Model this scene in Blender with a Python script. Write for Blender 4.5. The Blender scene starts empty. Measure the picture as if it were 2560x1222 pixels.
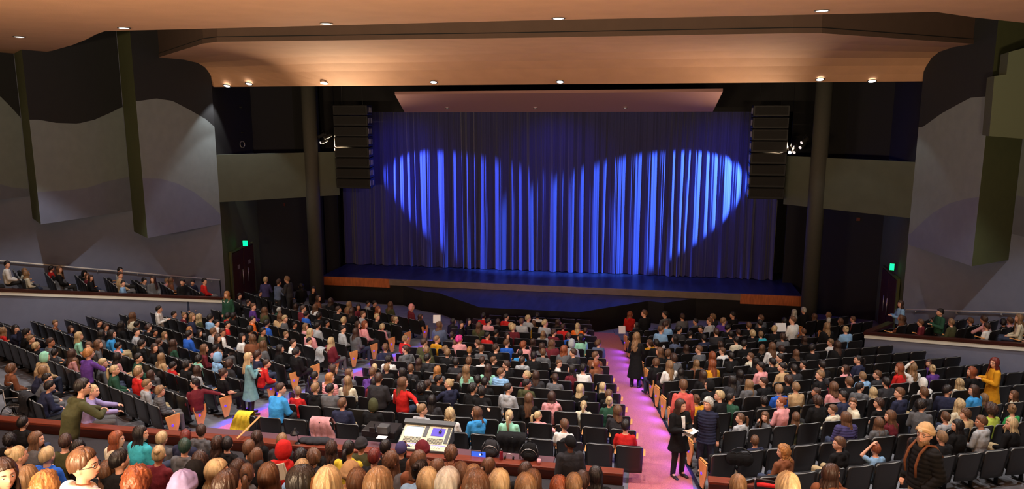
import bpy, bmesh, math, random
import numpy as np
from mathutils import Vector, Matrix
scene = bpy.context.scene
COL = scene.collection
R = math.radians

# ------------------------------------------------------------------ camera, world, exposure
FPX, YAW, PITCH = 1849.0, R(10.6), R(9.85)
CAMP = np.array([4.7, 0.0, 9.2])
cam = bpy.data.cameras.new('camera'); cam.sensor_width = 36; cam.lens = FPX/2560*36
cam.clip_start = .1; cam.clip_end = 200
camo = bpy.data.objects.new('camera', cam); COL.objects.link(camo)
camo.location = CAMP; camo.rotation_euler = (math.pi/2-PITCH, 0, YAW)
scene.camera = camo
_f = np.array([-math.sin(YAW)*math.cos(PITCH), math.cos(YAW)*math.cos(PITCH), -math.sin(PITCH)])
_r = np.array([math.cos(YAW), math.sin(YAW), 0.0]); _u = np.cross(_r, _f)
def ray(px, py): return _f + _r*(px-1280)/FPX + _u*(611-py)/FPX
def at_z(px, py, z): d = ray(px, py); return CAMP + d*((z-CAMP[2])/d[2])
def at_y(px, py, y): d = ray(px, py); return CAMP + d*((y-CAMP[1])/d[1])
def at_plane(px, py, p, n):
    d = ray(px, py); n = np.array(n, float); return CAMP + d*(((np.array(p)-CAMP)@n)/(d@n))
def proj(p):
    v = np.array(p, float)-CAMP; z = v@_f
    return 1280+FPX*(v@_r)/z, 611-FPX*(v@_u)/z, z
def solve(px, py, zf, h):
    d = ray(px, py); a, b = 3.0, 80.0
    for _ in range(50):
        t = (a+b)/2; p = CAMP+d*t
        if p[2] > zf(p[0], p[1])+h: a = t
        else: b = t
    return CAMP+d*t
scene.view_settings.view_transform = 'Standard'; scene.view_settings.look = 'None'
scene.view_settings.gamma = 1.0; scene.view_settings.exposure = 0.0
scene.view_settings.use_curve_mapping = False
w = bpy.data.worlds.new('world'); scene.world = w; w.use_nodes = True
w.node_tree.nodes['Background'].inputs[0].default_value = (.5, .55, .6, 1)
w.node_tree.nodes['Background'].inputs[1].default_value = .006
cy = scene.cycles
cy.use_adaptive_sampling = True; cy.adaptive_threshold = .02
cy.use_denoising = True; cy.max_bounces = 5; cy.diffuse_bounces = 3; cy.glossy_bounces = 2
cy.transmission_bounces = 2; cy.sample_clamp_indirect = 4.0
cy.caustics_reflective = False; cy.caustics_refractive = False

def spot(name, loc, target, watt, col, angle, blend=.3, size=.08):
    l = bpy.data.lights.new(name, 'SPOT'); l.energy = watt; l.color = col
    l.spot_size = R(angle); l.spot_blend = blend; l.shadow_soft_size = size
    o = bpy.data.objects.new(name, l); COL.objects.link(o); o.location = loc
    d = Vector(target)-Vector(loc); o.rotation_euler = d.to_track_quat('-Z', 'Y').to_euler()
    return o
def area(name, loc, target, watt, col, sx, sy, spread=180):
    l = bpy.data.lights.new(name, 'AREA'); l.energy = watt; l.color = col
    l.shape = 'RECTANGLE'; l.size = sx; l.size_y = sy; l.spread = R(spread)
    o = bpy.data.objects.new(name, l); COL.objects.link(o); o.location = loc
    d = Vector(target)-Vector(loc); o.rotation_euler = d.to_track_quat('-Z', 'Y').to_euler()
    return o
# house downlights: the cans seen in the two ceiling clouds, and the further cans of the near cloud above the back rows
CANS_A = [(48, 92), (310, 70), (816, 59), (1396, 46), (2055, 27)]
CANS_B = [(567, 214), (622, 209), (810, 207), (1084, 205), (1400, 204), (2050, 198), (2180, 202)]
WARMW = (1.0, .975, .95)
E_A, E_B = 1250, 600
for px, py in CANS_A:
    p = at_z(px, py, 11.5)
    spot('house_downlight', (p[0], p[1], 11.40), (p[0], p[1]+.6, 0), E_A*(.95 if px < 400 else .75 if px > 2000 else 1.05), WARMW, 92, .25)
def cloud_b_z(y):      # underside profile of the far cloud along the hall
    t = (y-22.2)/(30.25-22.2); return float(np.interp(t, [0, .35, .6, .75, .85, .93, 1], [11.5, 11.5, 11.42, 11.25, 11.0, 10.72, 10.46]))
def on_cloud_b(px, py): return next((p for p in (at_y(px, py, y) for y in np.linspace(27, 30.24, 120)) if p[2] >= cloud_b_z(p[1])), at_y(px, py, 30.2))
for (px, py) in CANS_B:
    p = on_cloud_b(px, py)
    spot('house_downlight', (p[0], p[1], p[2]-.10), (p[0], p[1]-1.2, 0), E_B*{567: .4, 622: .4, 810: .1, 1084: .15, 1400: .75, 2050: .12, 2180: .1}[px], WARMW, 84, .25)
for x, y, e in [(-9, 12.5, .4), (-4.5, 12.5, 1.05), (0, 12.5, 1.05), (4.5, 12.5, 1.1), (9, 12.5, .8), (13.5, 13.5, .6),
                (-4.5, 5.5, .55), (1.2, 5.5, .5), (7, 5.0, .2), (14.5, 19.5, 1.0)]:
    spot('house_downlight', (x, y, 11.40), (x, y+.5, 0), E_A*e, WARMW, 100, .3)
# unseen warm fill lamps added at rear and box tops, brightening the ceiling clouds
CEIL_FILL = (1.0, .71, .44)
for x in (-9, 0, 9): area('ceiling_fill', (x, 1.0, 7.2), (x*.8, 9, 12.5), 1050, CEIL_FILL, 3, .5, 120)
for sx in (-1, 1): area('ceiling_fill', (sx*10.2, 33.45, 7.8), (sx*3.5, 26, 13.0), 520, CEIL_FILL, 1.2, .5, 80)
# blue stage specials hanging at the two box booms, each raking the far half of the curtain
LAMP_L, LAMP_R = (-12.0, 34.0, 8.0), (12.0, 34.0, 7.7)
S_L = spot('stage_special', LAMP_L, (-5.3, 37.2, 4.9), 23000, (.10, .20, 1.0), 38.5, .42, .05)
S_R = spot('stage_special', LAMP_R, (6.0, 37.2, 5.2), 36000, (.10, .27, 1.0), 39.5, .3, .05)
for x in (-8, 0, 8): spot('stage_wash', (x, 33.9, 9.1), (x, 37.2, 5.5), 200, (.06, .07, 1.0), 110, .9, .2)
for x in (-7, 0, 7): spot('stage_wash', (x, 34.6, 9.6), (x, 35.6, 1.3), 420, (.05, .10, 1.0), 75, .9, .2)
spot('stage_wash', (0, 30.0, 9.9), (0, 32.4, 1.0), 1300, (.09, .08, 1.0), 62, .9, .2)

# ------------------------------------------------------------------ materials
def lin(c):
    return tuple(((v/255)/12.92 if v/255 <= .04045 else ((v/255+.055)/1.055)**2.4) for v in c)
_mats = {}
def mat(name, col, rough=.7, metal=0, noise=None, bump=None, spec=.5, emit=None, estr=0, sheen=0):
    """noise=(scale, amount) mottles the colour, bump=(scale, strength) roughens the surface"""
    if name in _mats: return _mats[name]
    m = bpy.data.materials.new(name); m.use_nodes = True; _mats[name] = m
    nt = m.node_tree; b = nt.nodes['Principled BSDF']
    c = (*col, 1)
    b.inputs['Base Color'].default_value = c; b.inputs['Roughness'].default_value = rough
    b.inputs['Metallic'].default_value = metal; b.inputs['Specular IOR Level'].default_value = spec
    if sheen: b.inputs['Sheen Weight'].default_value = sheen
    tc = nt.nodes.new('ShaderNodeTexCoord')
    if noise:
        n = nt.nodes.new('ShaderNodeTexNoise'); n.inputs['Scale'].default_value = noise[0]; n.inputs['Detail'].default_value = 3
        if len(noise) > 2:
            mp = nt.nodes.new('ShaderNodeMapping'); mp.inputs['Scale'].default_value = noise[2]
            nt.links.new(tc.outputs['Object'], mp.inputs[0]); nt.links.new(mp.outputs[0], n.inputs['Vector'])
        else: nt.links.new(tc.outputs['Object'], n.inputs['Vector'])
        r = nt.nodes.new('ShaderNodeValToRGB'); a = noise[1]
        r.color_ramp.elements[0].position = .35; r.color_ramp.elements[1].position = .68
        r.color_ramp.elements[0].color = (*[max(0, v*(1-a)) for v in col], 1)
        r.color_ramp.elements[1].color = (*[min(1, v*(1+a)) for v in col], 1)
        nt.links.new(n.outputs['Fac'], r.inputs[0]); nt.links.new(r.outputs[0], b.inputs['Base Color'])
    if bump:
        n2 = nt.nodes.new('ShaderNodeTexNoise'); n2.inputs['Scale'].default_value = bump[0]; n2.inputs['Detail'].default_value = 2
        if len(bump) > 2:
            mp = nt.nodes.new('ShaderNodeMapping'); mp.inputs['Scale'].default_value = bump[2]
            nt.links.new(tc.outputs['Object'], mp.inputs[0]); nt.links.new(mp.outputs[0], n2.inputs['Vector'])
        else: nt.links.new(tc.outputs['Object'], n2.inputs['Vector'])
        bp = nt.nodes.new('ShaderNodeBump'); bp.inputs['Strength'].default_value = bump[1]; bp.inputs['Distance'].default_value = .02
        nt.links.new(n2.outputs['Fac'], bp.inputs['Height']); nt.links.new(bp.outputs[0], b.inputs['Normal'])
    if emit:
        b.inputs['Emission Color'].default_value = (*emit, 1); b.inputs['Emission Strength'].default_value = estr
    return m
M = dict(
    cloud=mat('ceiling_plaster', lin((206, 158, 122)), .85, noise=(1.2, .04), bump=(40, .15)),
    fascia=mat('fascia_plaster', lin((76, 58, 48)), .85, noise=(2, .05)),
    panelc=mat('header_panel', lin((150, 112, 108)), .8),
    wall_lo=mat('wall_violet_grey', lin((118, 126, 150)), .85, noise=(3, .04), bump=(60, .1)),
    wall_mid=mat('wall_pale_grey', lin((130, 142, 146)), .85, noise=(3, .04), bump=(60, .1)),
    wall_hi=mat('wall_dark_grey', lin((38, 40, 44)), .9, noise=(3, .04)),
    olive=mat('return_olive', lin((80, 86, 54)), .85, noise=(3, .04)),
    boxw=mat('box_front_grey', lin((78, 84, 74)), .85, noise=(2, .05), bump=(50, .1)),
    black=mat('matte_black', (.006, .006, .007), .9),
    blackp=mat('black_plastic', (.012, .012, .013), .35, bump=(300, .1)),
    blackmetal=mat('black_metal', (.015, .015, .016), .45, metal=.6),
    column=mat('column_paint', lin((64, 64, 58)), .8, noise=(8, .05)),
    carpet=mat('carpet_rose', lin((184, 104, 98)), .95, noise=(55, .22), bump=(160, .3)),
    floorc=mat('concrete_floor', lin((112, 112, 118)), .7, noise=(4, .15)),
    stagef=mat('stage_floor', (.020, .024, .050), .38, noise=(5, .4, (1, .15, 1))),
    stagewood=mat('stage_edge_wood', lin((176, 96, 48)), .5, noise=(3, .2, (6, 1, 1))),
    stagelip=mat('stage_step_edge', lin((120, 104, 92)), .6, noise=(3, .1)),
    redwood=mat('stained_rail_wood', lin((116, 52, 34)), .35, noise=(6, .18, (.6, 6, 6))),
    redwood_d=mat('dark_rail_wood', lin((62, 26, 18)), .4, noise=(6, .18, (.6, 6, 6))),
    whitetrim=mat('white_trim', lin((236, 238, 226)), .6),
    railm=mat('steel_rail', (.85, .85, .82), .4),
    curtain=mat('curtain_velvet', lin((52, 52, 104)), .85, sheen=.3, bump=(18, .25, (1, 1, .05))),
    doorw=mat('door_wood', lin((70, 34, 20)), .5, noise=(4, .2, (1, 1, 6))),
    seatglint=mat('seat_rim_glint', lin((128, 130, 128)), .35),  # paler grey paints the lamp glint along the seat-back top edge
    seatshell=mat('seat_shell', lin((28, 25, 24)), .33, bump=(200, .08)),
    seatfab=mat('seat_fabric', lin((20, 20, 23)), .9, noise=(60, .3)),
    seatwood=mat('seat_wood', lin((226, 158, 92)), .45, noise=(5, .12, (6, 1, 1))),
    bluelamp=mat('aisle_lamp', (.05, .03, .6), .3, emit=(.10, .03, 1.0), estr=1.6),
    green=mat('exit_green', (.0, .3, .1), .4, emit=(.0, .9, .25), estr=2.2),
    redsign=mat('exit_red', lin((90, 20, 18)), .5),
    lens=mat('lamp_lens', (1, 1, 1), .4, emit=(1, .97, .9), estr=5),
    lensb=mat('lamp_lens_stage', (1, 1, 1), .4, emit=(.75, .85, 1.0), estr=12),
    lensdim=mat('lamp_lens_dim', (.8, .8, .8), .3, emit=(1, .95, .95), estr=.7),
    paper=mat('paper', (.8, .8, .8), .7), silver=mat('silver', (.6, .6, .6), .3, metal=.9),
    screen=mat('console_screen', (.2, .3, .35), .3, emit=(.60, .88, 1.0), estr=.75),
    consolef=mat('console_face', lin((196, 190, 160)), .5),
    consoled=mat('console_body', lin((70, 70, 70)), .5),
    violet=mat('mouse_pad', lin((84, 70, 190)), .7),
    counter=mat('counter_top', lin((92, 58, 66)), .5),
    phone=mat('phone_screen', (.02, .05, .3), .3, emit=(.05, .16, .9), estr=.9),
)
# ------------------------------------------------------------------ mesh helpers
class MB:
    def __init__(s): s.v = []; s.f = []; s.m = []; s.n = 0
    def add(s, verts, faces, mi=0):
        s.v.append(np.asarray(verts, float).reshape(-1, 3)); s.f += [tuple(i+s.n for i in f) for f in faces]
        s.m += [mi]*len(faces); s.n += len(s.v[-1]); return s
    def box(s, c, d, mi=0, mtx=None, bev=0):
        x, y, z = [v/2 for v in d]
        if bev:
            b = min(bev, x*.9, y*.9, z*.9); V = []
            for sx in (-1, 1):
                for sy in (-1, 1):
                    for sz in (-1, 1):
                        V += [(sx*x, sy*(y-b), sz*(z-b)), (sx*(x-b), sy*y, sz*(z-b)), (sx*(x-b), sy*(y-b), sz*z)]
            V = np.array(V); F = []
            idx = {k: i*3 for i, k in enumerate((a, b_, c_) for a in (-1, 1) for b_ in (-1, 1) for c_ in (-1, 1))}
            for k in (-1, 1):
                q = [idx[(k, -1, -1)], idx[(k, 1, -1)], idx[(k, 1, 1)], idx[(k, -1, 1)]]; F.append(q if k > 0 else q[::-1])
                q = [idx[(-1, k, -1)]+1, idx[(1, k, -1)]+1, idx[(1, k, 1)]+1, idx[(-1, k, 1)]+1]; F.append(q if k < 0 else q[::-1])
                q = [idx[(-1, -1, k)]+2, idx[(1, -1, k)]+2, idx[(1, 1, k)]+2, idx[(-1, 1, k)]+2]; F.append(q if k > 0 else q[::-1])
            for a in (-1, 1):
                for b_ in (-1, 1):
                    i, j = idx[(a, b_, -1)], idx[(a, b_, 1)]; F.append([i, i+1, j+1, j] if a*b_ < 0 else [i, j, j+1, i+1])
                    i, j = idx[(a, -1, b_)], idx[(a, 1, b_)]; F.append([i, j, j+2, i+2] if a*b_ > 0 else [i, i+2, j+2, j])
                    i, j = idx[(-1, a, b_)], idx[(1, a, b_)]; F.append([i+1, j+1, j+2, i+2] if a*b_ < 0 else [i+1, i+2, j+2, j+1])
            for k, i in idx.items():
                F.append([i, i+1, i+2] if k[0]*k[1]*k[2] > 0 else [i, i+2, i+1])
        else:
            V = np.array([(a*x, b*y, c_*z) for a in (-1, 1) for b in (-1, 1) for c_ in (-1, 1)])
            F = [(0, 1, 3, 2), (4, 6, 7, 5), (0, 4, 5, 1), (2, 3, 7, 6), (0, 2, 6, 4), (1, 5, 7, 3)]
        if mtx is not None: V = V @ np.array(mtx.to_3x3() if hasattr(mtx, 'to_3x3') else mtx).T
        return s.add(V+np.array(c, float), F, mi)
    def loft(s, rings, mi=0, cap=True, closed=True):
        rings = [np.asarray(r, float) for r in rings]; n = len(rings[0]); F = []
        for i in range(len(rings)-1):
            for j in range(n if closed else n-1):
                a, b = i*n+j, i*n+(j+1) % n; F.append((a, b, b+n, a+n))
        if cap and closed: F.append(tuple(range(n))[::-1]); F.append(tuple((len(rings)-1)*n+j for j in range(n)))
        return s.add(np.concatenate(rings), F, mi)
    def cyl(s, p0, p1, r0, r1=None, seg=12, mi=0):
        r1 = r0 if r1 is None else r1
        return s.tube([p0, p1], [r0, r1], seg, mi)
    def tube(s, pts, rad, seg=10, mi=0, closed_ends=True):
        pts = [np.asarray(p, float) for p in pts]
        if not hasattr(rad, '__len__'): rad = [rad]*len(pts)
        rings = []
        ref = None
        for i, p in enumerate(pts):
            t = pts[min(i+1, len(pts)-1)]-pts[max(i-1, 0)]; t = t/(np.linalg.norm(t)+1e-9)
            if ref is None: ref = np.array([0, 0, 1.]) if abs(t[2]) < .9 else np.array([1., 0, 0])
            a = np.cross(ref, t); a /= np.linalg.norm(a)+1e-9; b = np.cross(t, a); ref = b
            an = np.arange(seg)*2*np.pi/seg
            rings.append(p+rad[i]*(np.cos(an)[:, None]*a+np.sin(an)[:, None]*b))
        return s.loft(rings, mi, closed_ends)
    def cone(s, p0, p1, r0, r1, seg=14, mi=0):
        """round cone: a limb with round ends"""
        p0 = np.array(p0, float); p1 = np.array(p1, float); t = p1-p0; L = np.linalg.norm(t); t = t/(L+1e-9)
        pts, rr = [], []
        for k in range(5): a = -np.pi/2+.12+(np.pi/2-.12)*k/4; pts.append(p0+t*r0*np.sin(a)); rr.append(r0*np.cos(a))
        for k in range(5): a = (np.pi/2-.12)*k/4; pts.append(p1+t*r1*np.sin(a)); rr.append(r1*np.cos(a))
        return s.tube(pts, rr, seg, mi)
    def ell(s, c, r, nu=14, nv=10, mi=0, mtx=None):
        rings = []
        for i in range(nv+1):
            th = -np.pi/2+.05+(np.pi-.1)*i/nv; an = np.arange(nu)*2*np.pi/nu
            rings.append(np.stack([np.cos(th)*np.cos(an)*r[0], np.cos(th)*np.sin(an)*r[1], np.full(nu, np.sin(th)*r[2])], 1))
        if mtx is not None: rings = [q @ np.array(mtx).T for q in rings]
        return s.loft([q+np.array(c) for q in rings], mi)
    def prism(s, poly, z0, z1, mi=0, mtop=None):
        n = len(poly); V = [(p[0], p[1], z0 if not hasattr(z0, '__call__') else z0(*p[:2])) for p in poly]+[(p[0], p[1], z1 if not hasattr(z1, '__call__') else z1(*p[:2])) for p in poly]
        F = [tuple(range(n))[::-1]]+[(i, (i+1) % n, n+(i+1) % n, n+i) for i in range(n)]
        s.add(V, F, mi); s.f.append(tuple(s.n-n+i for i in range(n))); s.m.append(mi if mtop is None else mtop); return s
    def quad(s, a, b, c, d, mi=0): return s.add([a, b, c, d], [(0, 1, 2, 3)], mi)
    def mesh(s, name, mats, smooth=False):
        me = bpy.data.meshes.new(name); V = np.concatenate(s.v) if s.v else np.zeros((0, 3))
        me.from_pydata(V.tolist(), [], s.f)
        for m in (mats if isinstance(mats, (list, tuple)) else [mats]): me.materials.append(m)
        me.polygons.foreach_set('material_index', s.m)
        if smooth: me.polygons.foreach_set('use_smooth', [True]*len(me.polygons))
        me.update(); return me
def link(o, parent=None):
    COL.objects.link(o)
    if parent is not None: o.parent = parent
    return o
def tag(o, label, cat, group=None, kind=None):
    if label: o['label'] = label
    if cat: o['category'] = cat
    if group: o['group'] = group
    if kind: o['kind'] = kind
    return o
def obj(name, me, parent=None): return link(bpy.data.objects.new(name, me), parent)
def build(name, mb, mats, parent=None, smooth=False): return obj(name, mb.mesh(name, mats, smooth), parent)
def struct(name, mb, mats, smooth=False):
    o = build(name, mb, mats, None, smooth); o['kind'] = 'structure'; return o
def fixnormals(me):
    bm = bmesh.new(); bm.from_mesh(me); bmesh.ops.recalc_face_normals(bm, faces=bm.faces); bm.to_mesh(me); bm.free(); me.update()
def empty(name, loc=(0, 0, 0), rz=0):
    o = bpy.data.objects.new(name, None); o.empty_display_size = .2; o.location = loc; o.rotation_euler = (0, 0, rz); COL.objects.link(o); return o
def remesh(mb, name, voxel, mats, smooth_it=3, quilt=None):
    """voxel-union of all the pieces in mb, smoothed: one continuous surface"""
    me0 = mb.mesh('tmp', []); fixnormals(me0)
    o = bpy.data.objects.new('tmp', me0); COL.objects.link(o)
    m = o.modifiers.new('r', 'REMESH'); m.mode = 'VOXEL'; m.voxel_size = voxel
    if smooth_it:
        m2 = o.modifiers.new('s', 'SMOOTH'); m2.iterations = smooth_it; m2.factor = .5
    dg = bpy.context.evaluated_depsgraph_get(); dg.update()
    me = bpy.data.meshes.new_from_object(o.evaluated_get(dg)); me.name = name
    bpy.data.objects.remove(o); bpy.data.meshes.remove(me0)
    if quilt:
        n = len(me.vertices); co = np.empty(n*3); me.vertices.foreach_get('co', co); co = co.reshape(-1, 3)
        no = np.empty(n*3); me.vertex_normals.foreach_get('vector', no); no = no.reshape(-1, 3)
        co += no*(np.abs(np.sin(co[:, 2:3]*np.pi/quilt[0]))**.6-.5)*quilt[1]
        me.vertices.foreach_set('co', co.ravel())
    me.materials.clear()
    for q in (mats if isinstance(mats, (list, tuple)) else [mats]): me.materials.append(q)
    me.polygons.foreach_set('use_smooth', [True]*len(me.polygons)); me.update()
    return me
# ------------------------------------------------------------------ hall geometry
def z_c(x, y): return .105*(31-min(y, 31))
def z_l(x, y): t = (-3.91-.172*(27.22-y)-x)/.9766; return .105*(31-min(31, y-.4305*t))
def z_r(x, y): t = (x-(3.95+.152*(27.23-y)))/.8611; return .105*(31-min(31, y-.3907*t))
def aisle_l(y): return -3.91-.172*(27.22-y)
def aisle_r(y): return 3.95+.152*(27.23-y)
def z_main(x, y):
    if x < aisle_l(y): return z_l(x, y)
    if x > aisle_r(y): return z_r(x, y)
    return z_c(x, y)
SA, CA = math.sin(R(40)), math.cos(R(40))
CORN_L, CORN_R = np.array([-14.25, 30.0]), np.array([14.4, 30.0])
def wl(s, off=0): return np.array([CORN_L[0]-SA*s+CA*off, CORN_L[1]-CA*s-SA*off])
def wr(s, off=0): return np.array([CORN_R[0]+SA*s-CA*off, CORN_R[1]-CA*s-SA*off])
def s_l(x, y): return -(x-CORN_L[0])*SA-(y-CORN_L[1])*CA
def s_r(x, y): return (x-CORN_R[0])*SA-(y-CORN_R[1])*CA
def z_gl(x, y): return .92+.235*max(0, s_l(x, y))
def z_gr(x, y): return .97+.20*max(0, s_r(x, y))
def side_off_l(x, y): return (x-CORN_L[0])*CA-(y-CORN_L[1])*SA      # distance from the left wall into the room
def side_off_r(x, y): return -(x-CORN_R[0])*CA-(y-CORN_R[1])*SA
def z_f(y): return 2.5+.44*(11.3-y)                                 # back section, rising towards the camera

# floor: one planar piece for each block, carpet in the two aisles
def grid_patch(mb, x0, x1, y0, y1, zf, mi, nx=6, ny=10, dz=0):
    V, F = [], []
    for j in range(ny+1):
        y = y0+(y1-y0)*j/ny
        a = x0(y) if callable(x0) else x0; b = x1(y) if callable(x1) else x1
        for i in range(nx+1): x = a+(b-a)*i/nx; V.append((x, y, zf(x, y)+dz))
    for j in range(ny):
        for i in range(nx): k = j*(nx+1)+i; F.append((k, k+1, k+nx+2, k+nx+1))
    mb.add(V, F, mi)
mb = MB()
grid_patch(mb, aisle_l, aisle_r, 12.6, 38.5, z_c, 0, 4, 14)
grid_patch(mb, -26, aisle_l, 12.6, 38.5, z_l, 0, 12, 20)
grid_patch(mb, aisle_r, 26, 11.0, 38.5, z_r, 0, 12, 20)
struct('floor', mb, [M['floorc']])
mb = MB()
grid_patch(mb, lambda y: 2.6+.152*(29.2-y), lambda y: 3.75+.141*(29.2-y), 15.2, 30.9, z_c, 0, 2, 12, .015)
grid_patch(mb, 4.45, lambda y: 5.75, 6.0, 15.2, lambda x, y: max(z_c(x, y), z_f(y)-.9), 0, 2, 12, .016)
grid_patch(mb, lambda y: aisle_l(y)+.35, lambda y: aisle_l(y)+1.45, 13.3, 30.9, z_c, 0, 2, 12, .015)
struct('floor_carpet', mb, [M['carpet']])
mb = MB(); grid_patch(mb, lambda y: 3.75+.141*(29.2-y), lambda y: 3.83+.141*(29.2-y), 14.2, 29.5, z_c, 0, 1, 12, .02)
struct('trim_1', mb, [mat('aisle_edging', (.01, .012, .03), .5)])

# side walls with the three projecting wedge panels; waves painted across them change colour
def wedge(side, s0, s1, zb, c1, c2, name):
    W = wl if side < 0 else wr
    off = 2.18
    a = W(s0, .02); b = W(s1, off); c = W(s1, -.05)
    n = np.array([(b-a)[1], -(b-a)[0], 0]); ap = np.array([*a, 0])
    L2 = np.dot(b-a, b-a); N = 24
    def curve(pts):
        tz = sorted((float(np.dot((q := at_plane(px, py, ap, n))[:2]-a, b-a)/L2), float(q[2])) for px, py in pts)
        return [float(np.interp(i/N, [t for t, _ in tz], [z for _, z in tz])) for i in range(N+1)]
    z2, z1 = curve(c2), curve(c1); mb = MB(); top = 14.4
    for i in range(N):
        p, q = a+(b-a)*i/N, a+(b-a)*(i+1)/N
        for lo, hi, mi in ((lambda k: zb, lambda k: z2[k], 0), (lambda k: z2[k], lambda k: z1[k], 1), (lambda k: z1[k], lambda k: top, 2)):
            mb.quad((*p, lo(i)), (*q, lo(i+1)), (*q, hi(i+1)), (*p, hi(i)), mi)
    mb.quad((*b, zb), (*c, zb), (*c, top), (*b, top), 3)
    mb.add([(*a, zb), (*b, zb), (*c, zb)], [(0, 1, 2)], 2)
    struct(name, mb, [M['wall_lo'], M['wall_mid'], M['wall_hi'], M['olive']])
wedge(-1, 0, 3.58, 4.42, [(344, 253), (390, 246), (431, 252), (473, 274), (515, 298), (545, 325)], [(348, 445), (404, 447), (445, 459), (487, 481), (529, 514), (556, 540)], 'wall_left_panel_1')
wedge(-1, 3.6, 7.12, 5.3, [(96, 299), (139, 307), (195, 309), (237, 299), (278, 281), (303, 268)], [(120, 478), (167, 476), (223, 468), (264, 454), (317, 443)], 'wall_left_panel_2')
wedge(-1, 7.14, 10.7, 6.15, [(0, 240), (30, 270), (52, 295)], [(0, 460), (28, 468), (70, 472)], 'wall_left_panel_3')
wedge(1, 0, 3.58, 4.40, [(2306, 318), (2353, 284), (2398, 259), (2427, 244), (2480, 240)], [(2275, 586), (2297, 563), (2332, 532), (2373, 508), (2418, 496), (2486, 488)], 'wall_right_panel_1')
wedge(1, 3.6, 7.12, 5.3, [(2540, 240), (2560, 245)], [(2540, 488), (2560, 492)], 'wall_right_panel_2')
for side, nm in ((-1, 'wall_left'), (1, 'wall_right')):
    W = wl if side < 0 else wr
    mb = MB(); p, q = W(0, 0), W(15, 0); p2, q2 = W(0, -.3), W(15, -.3)
    mb.prism([p, q, q2, p2] if side > 0 else [q, p, p2, q2], -.5, 14.5, 0); struct(nm, mb, [M['wall_lo']])
# the hall behind the camera
mb = MB()
mb.box((-24, 6, 7), (.3, 26, 15.5)); struct('wall_left_rear', mb, [M['wall_hi']])
mb = MB(); mb.box((24, 6, 7), (.3, 26, 15.5)); struct('wall_right_rear', mb, [M['wall_hi']])
mb = MB(); mb.box((0, -5, 7), (48, .3, 15.5)); struct('wall_back', mb, [M['wall_hi']])
mb = MB(); mb.box((0, 17, 14.6), (54, 46, .2)); struct('ceiling', mb, [M['black']])

# alcoves beside the stage: olive return wall with a door, black rear
for side in (-1, 1):
    a = CORN_L if side < 0 else CORN_R
    b = np.array([-14.95, 34.4]) if side < 0 else np.array([14.75, 34.4])
    o = np.array([side*.25, 0]); mb = MB()
    q_ = [a+o*.2, b, b+o, a+o*1.2] if side > 0 else [b, a+o*.2, a+o*1.2, b+o]
    mb.prism(q_, -.5, 7.4, 0); mb.prism(q_, 7.4, 14.5, 1)
    struct('wall_left_return' if side < 0 else 'wall_right_return', mb, [M['olive'], M['black']])
    mb = MB(); c = np.array([side*12.3, 36.2])
    mb.prism([b, c, c+(0, .2), b+(0, .2)] if side < 0 else [c, b, b+(0, .2), c+(0, .2)], -.5, 14.5, 0)
    struct('wall_left_alcove' if side < 0 else 'wall_right_alcove', mb, [mat('alcove_dark', lin((22, 22, 30)), .9)])
    # door in the return wall
    d = (b-a)/np.linalg.norm(b-a); nrm = np.array([-d[1], d[0]])*(-1 if side < 0 else 1)
    if side < 0: nrm = np.array([d[1], -d[0]])
    zfl = .55 if side < 0 else .45
    t0, t1 = (.75, 3.4)
    rd = empty('door_1' if side < 0 else 'door_2'); rd['kind'] = 'structure'
    P = lambda t, off, z: (*(a+d*t+nrm*off), z)
    for k in range(2):
        m_ = MB(); u0, u1 = t0+(t1-t0)*k/2+.02, t0+(t1-t0)*(k+1)/2-.02
        q = [a+d*u0+nrm*.02, a+d*u1+nrm*.02, a+d*u1+nrm*.10, a+d*u0+nrm*.10]
        m_.prism(q if side > 0 else q[::-1], zfl, zfl+2.35); lf = build('door_leaf', m_, [M['doorw']], rd)
        hm = MB(); hp = P((u0+u1)/2+(.35 if k == 0 else -.35), .16, zfl+1.05)
        hm.cyl((hp[0], hp[1], hp[2]-.35), (hp[0], hp[1], hp[2]+.35), .02); build('handle', hm, [M['silver']], lf, True)
        sg = MB(); c1, c2 = P((u0+u1)/2-.14, .115, zfl+1.5), P((u0+u1)/2+.14, .115, zfl+1.5)
        if side < 0: sg.quad(c1, c2, (c2[0], c2[1], c2[2]+.2), (c1[0], c1[1], c1[2]+.2)); build('notice', sg, [mat('notice_paper', lin((150, 140, 128)), .8)], lf)
    fm = MB()
    for u in (t0-.06, t1+.06): q = P(u, .05, zfl+1.2); fm.box(q, (.1, .1, 2.45))
    q = P((t0+t1)/2, .05, zfl+2.42); ang = math.atan2(d[1], d[0]); fm.box(q, (t1-t0+.2, .1, .08), mtx=Matrix.Rotation(ang, 3, 'Z'))
    build('frame', fm, [M['olive']], rd)
mb = MB(); mb.box((0, 38.9, 6.5), (40, .3, 16.5)); struct('wall_stage_rear', mb, [M['black']])
for x0, x1, nm in ((-12.3, -11.55, 'wall_left_wing'), (11.1, 12.3, 'wall_right_wing')):
    mb = MB(); mb.box(((x0+x1)/2, 36.6, 7), (x1-x0, .1, 15.2)); struct(nm, mb, [M['black']])
mb = MB(); mb.box((0, 36.75, 12.0), (24, .15, 5.2)); struct('wall_stage_header', mb, [M['black']])
for sx in (-1, 1):
    mb = MB(); mb.box((sx*14.2, 35.6, 11), (4.4, .15, 7.4)); struct('wall_left_loft' if sx < 0 else 'wall_right_loft', mb, [M['black']])

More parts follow.
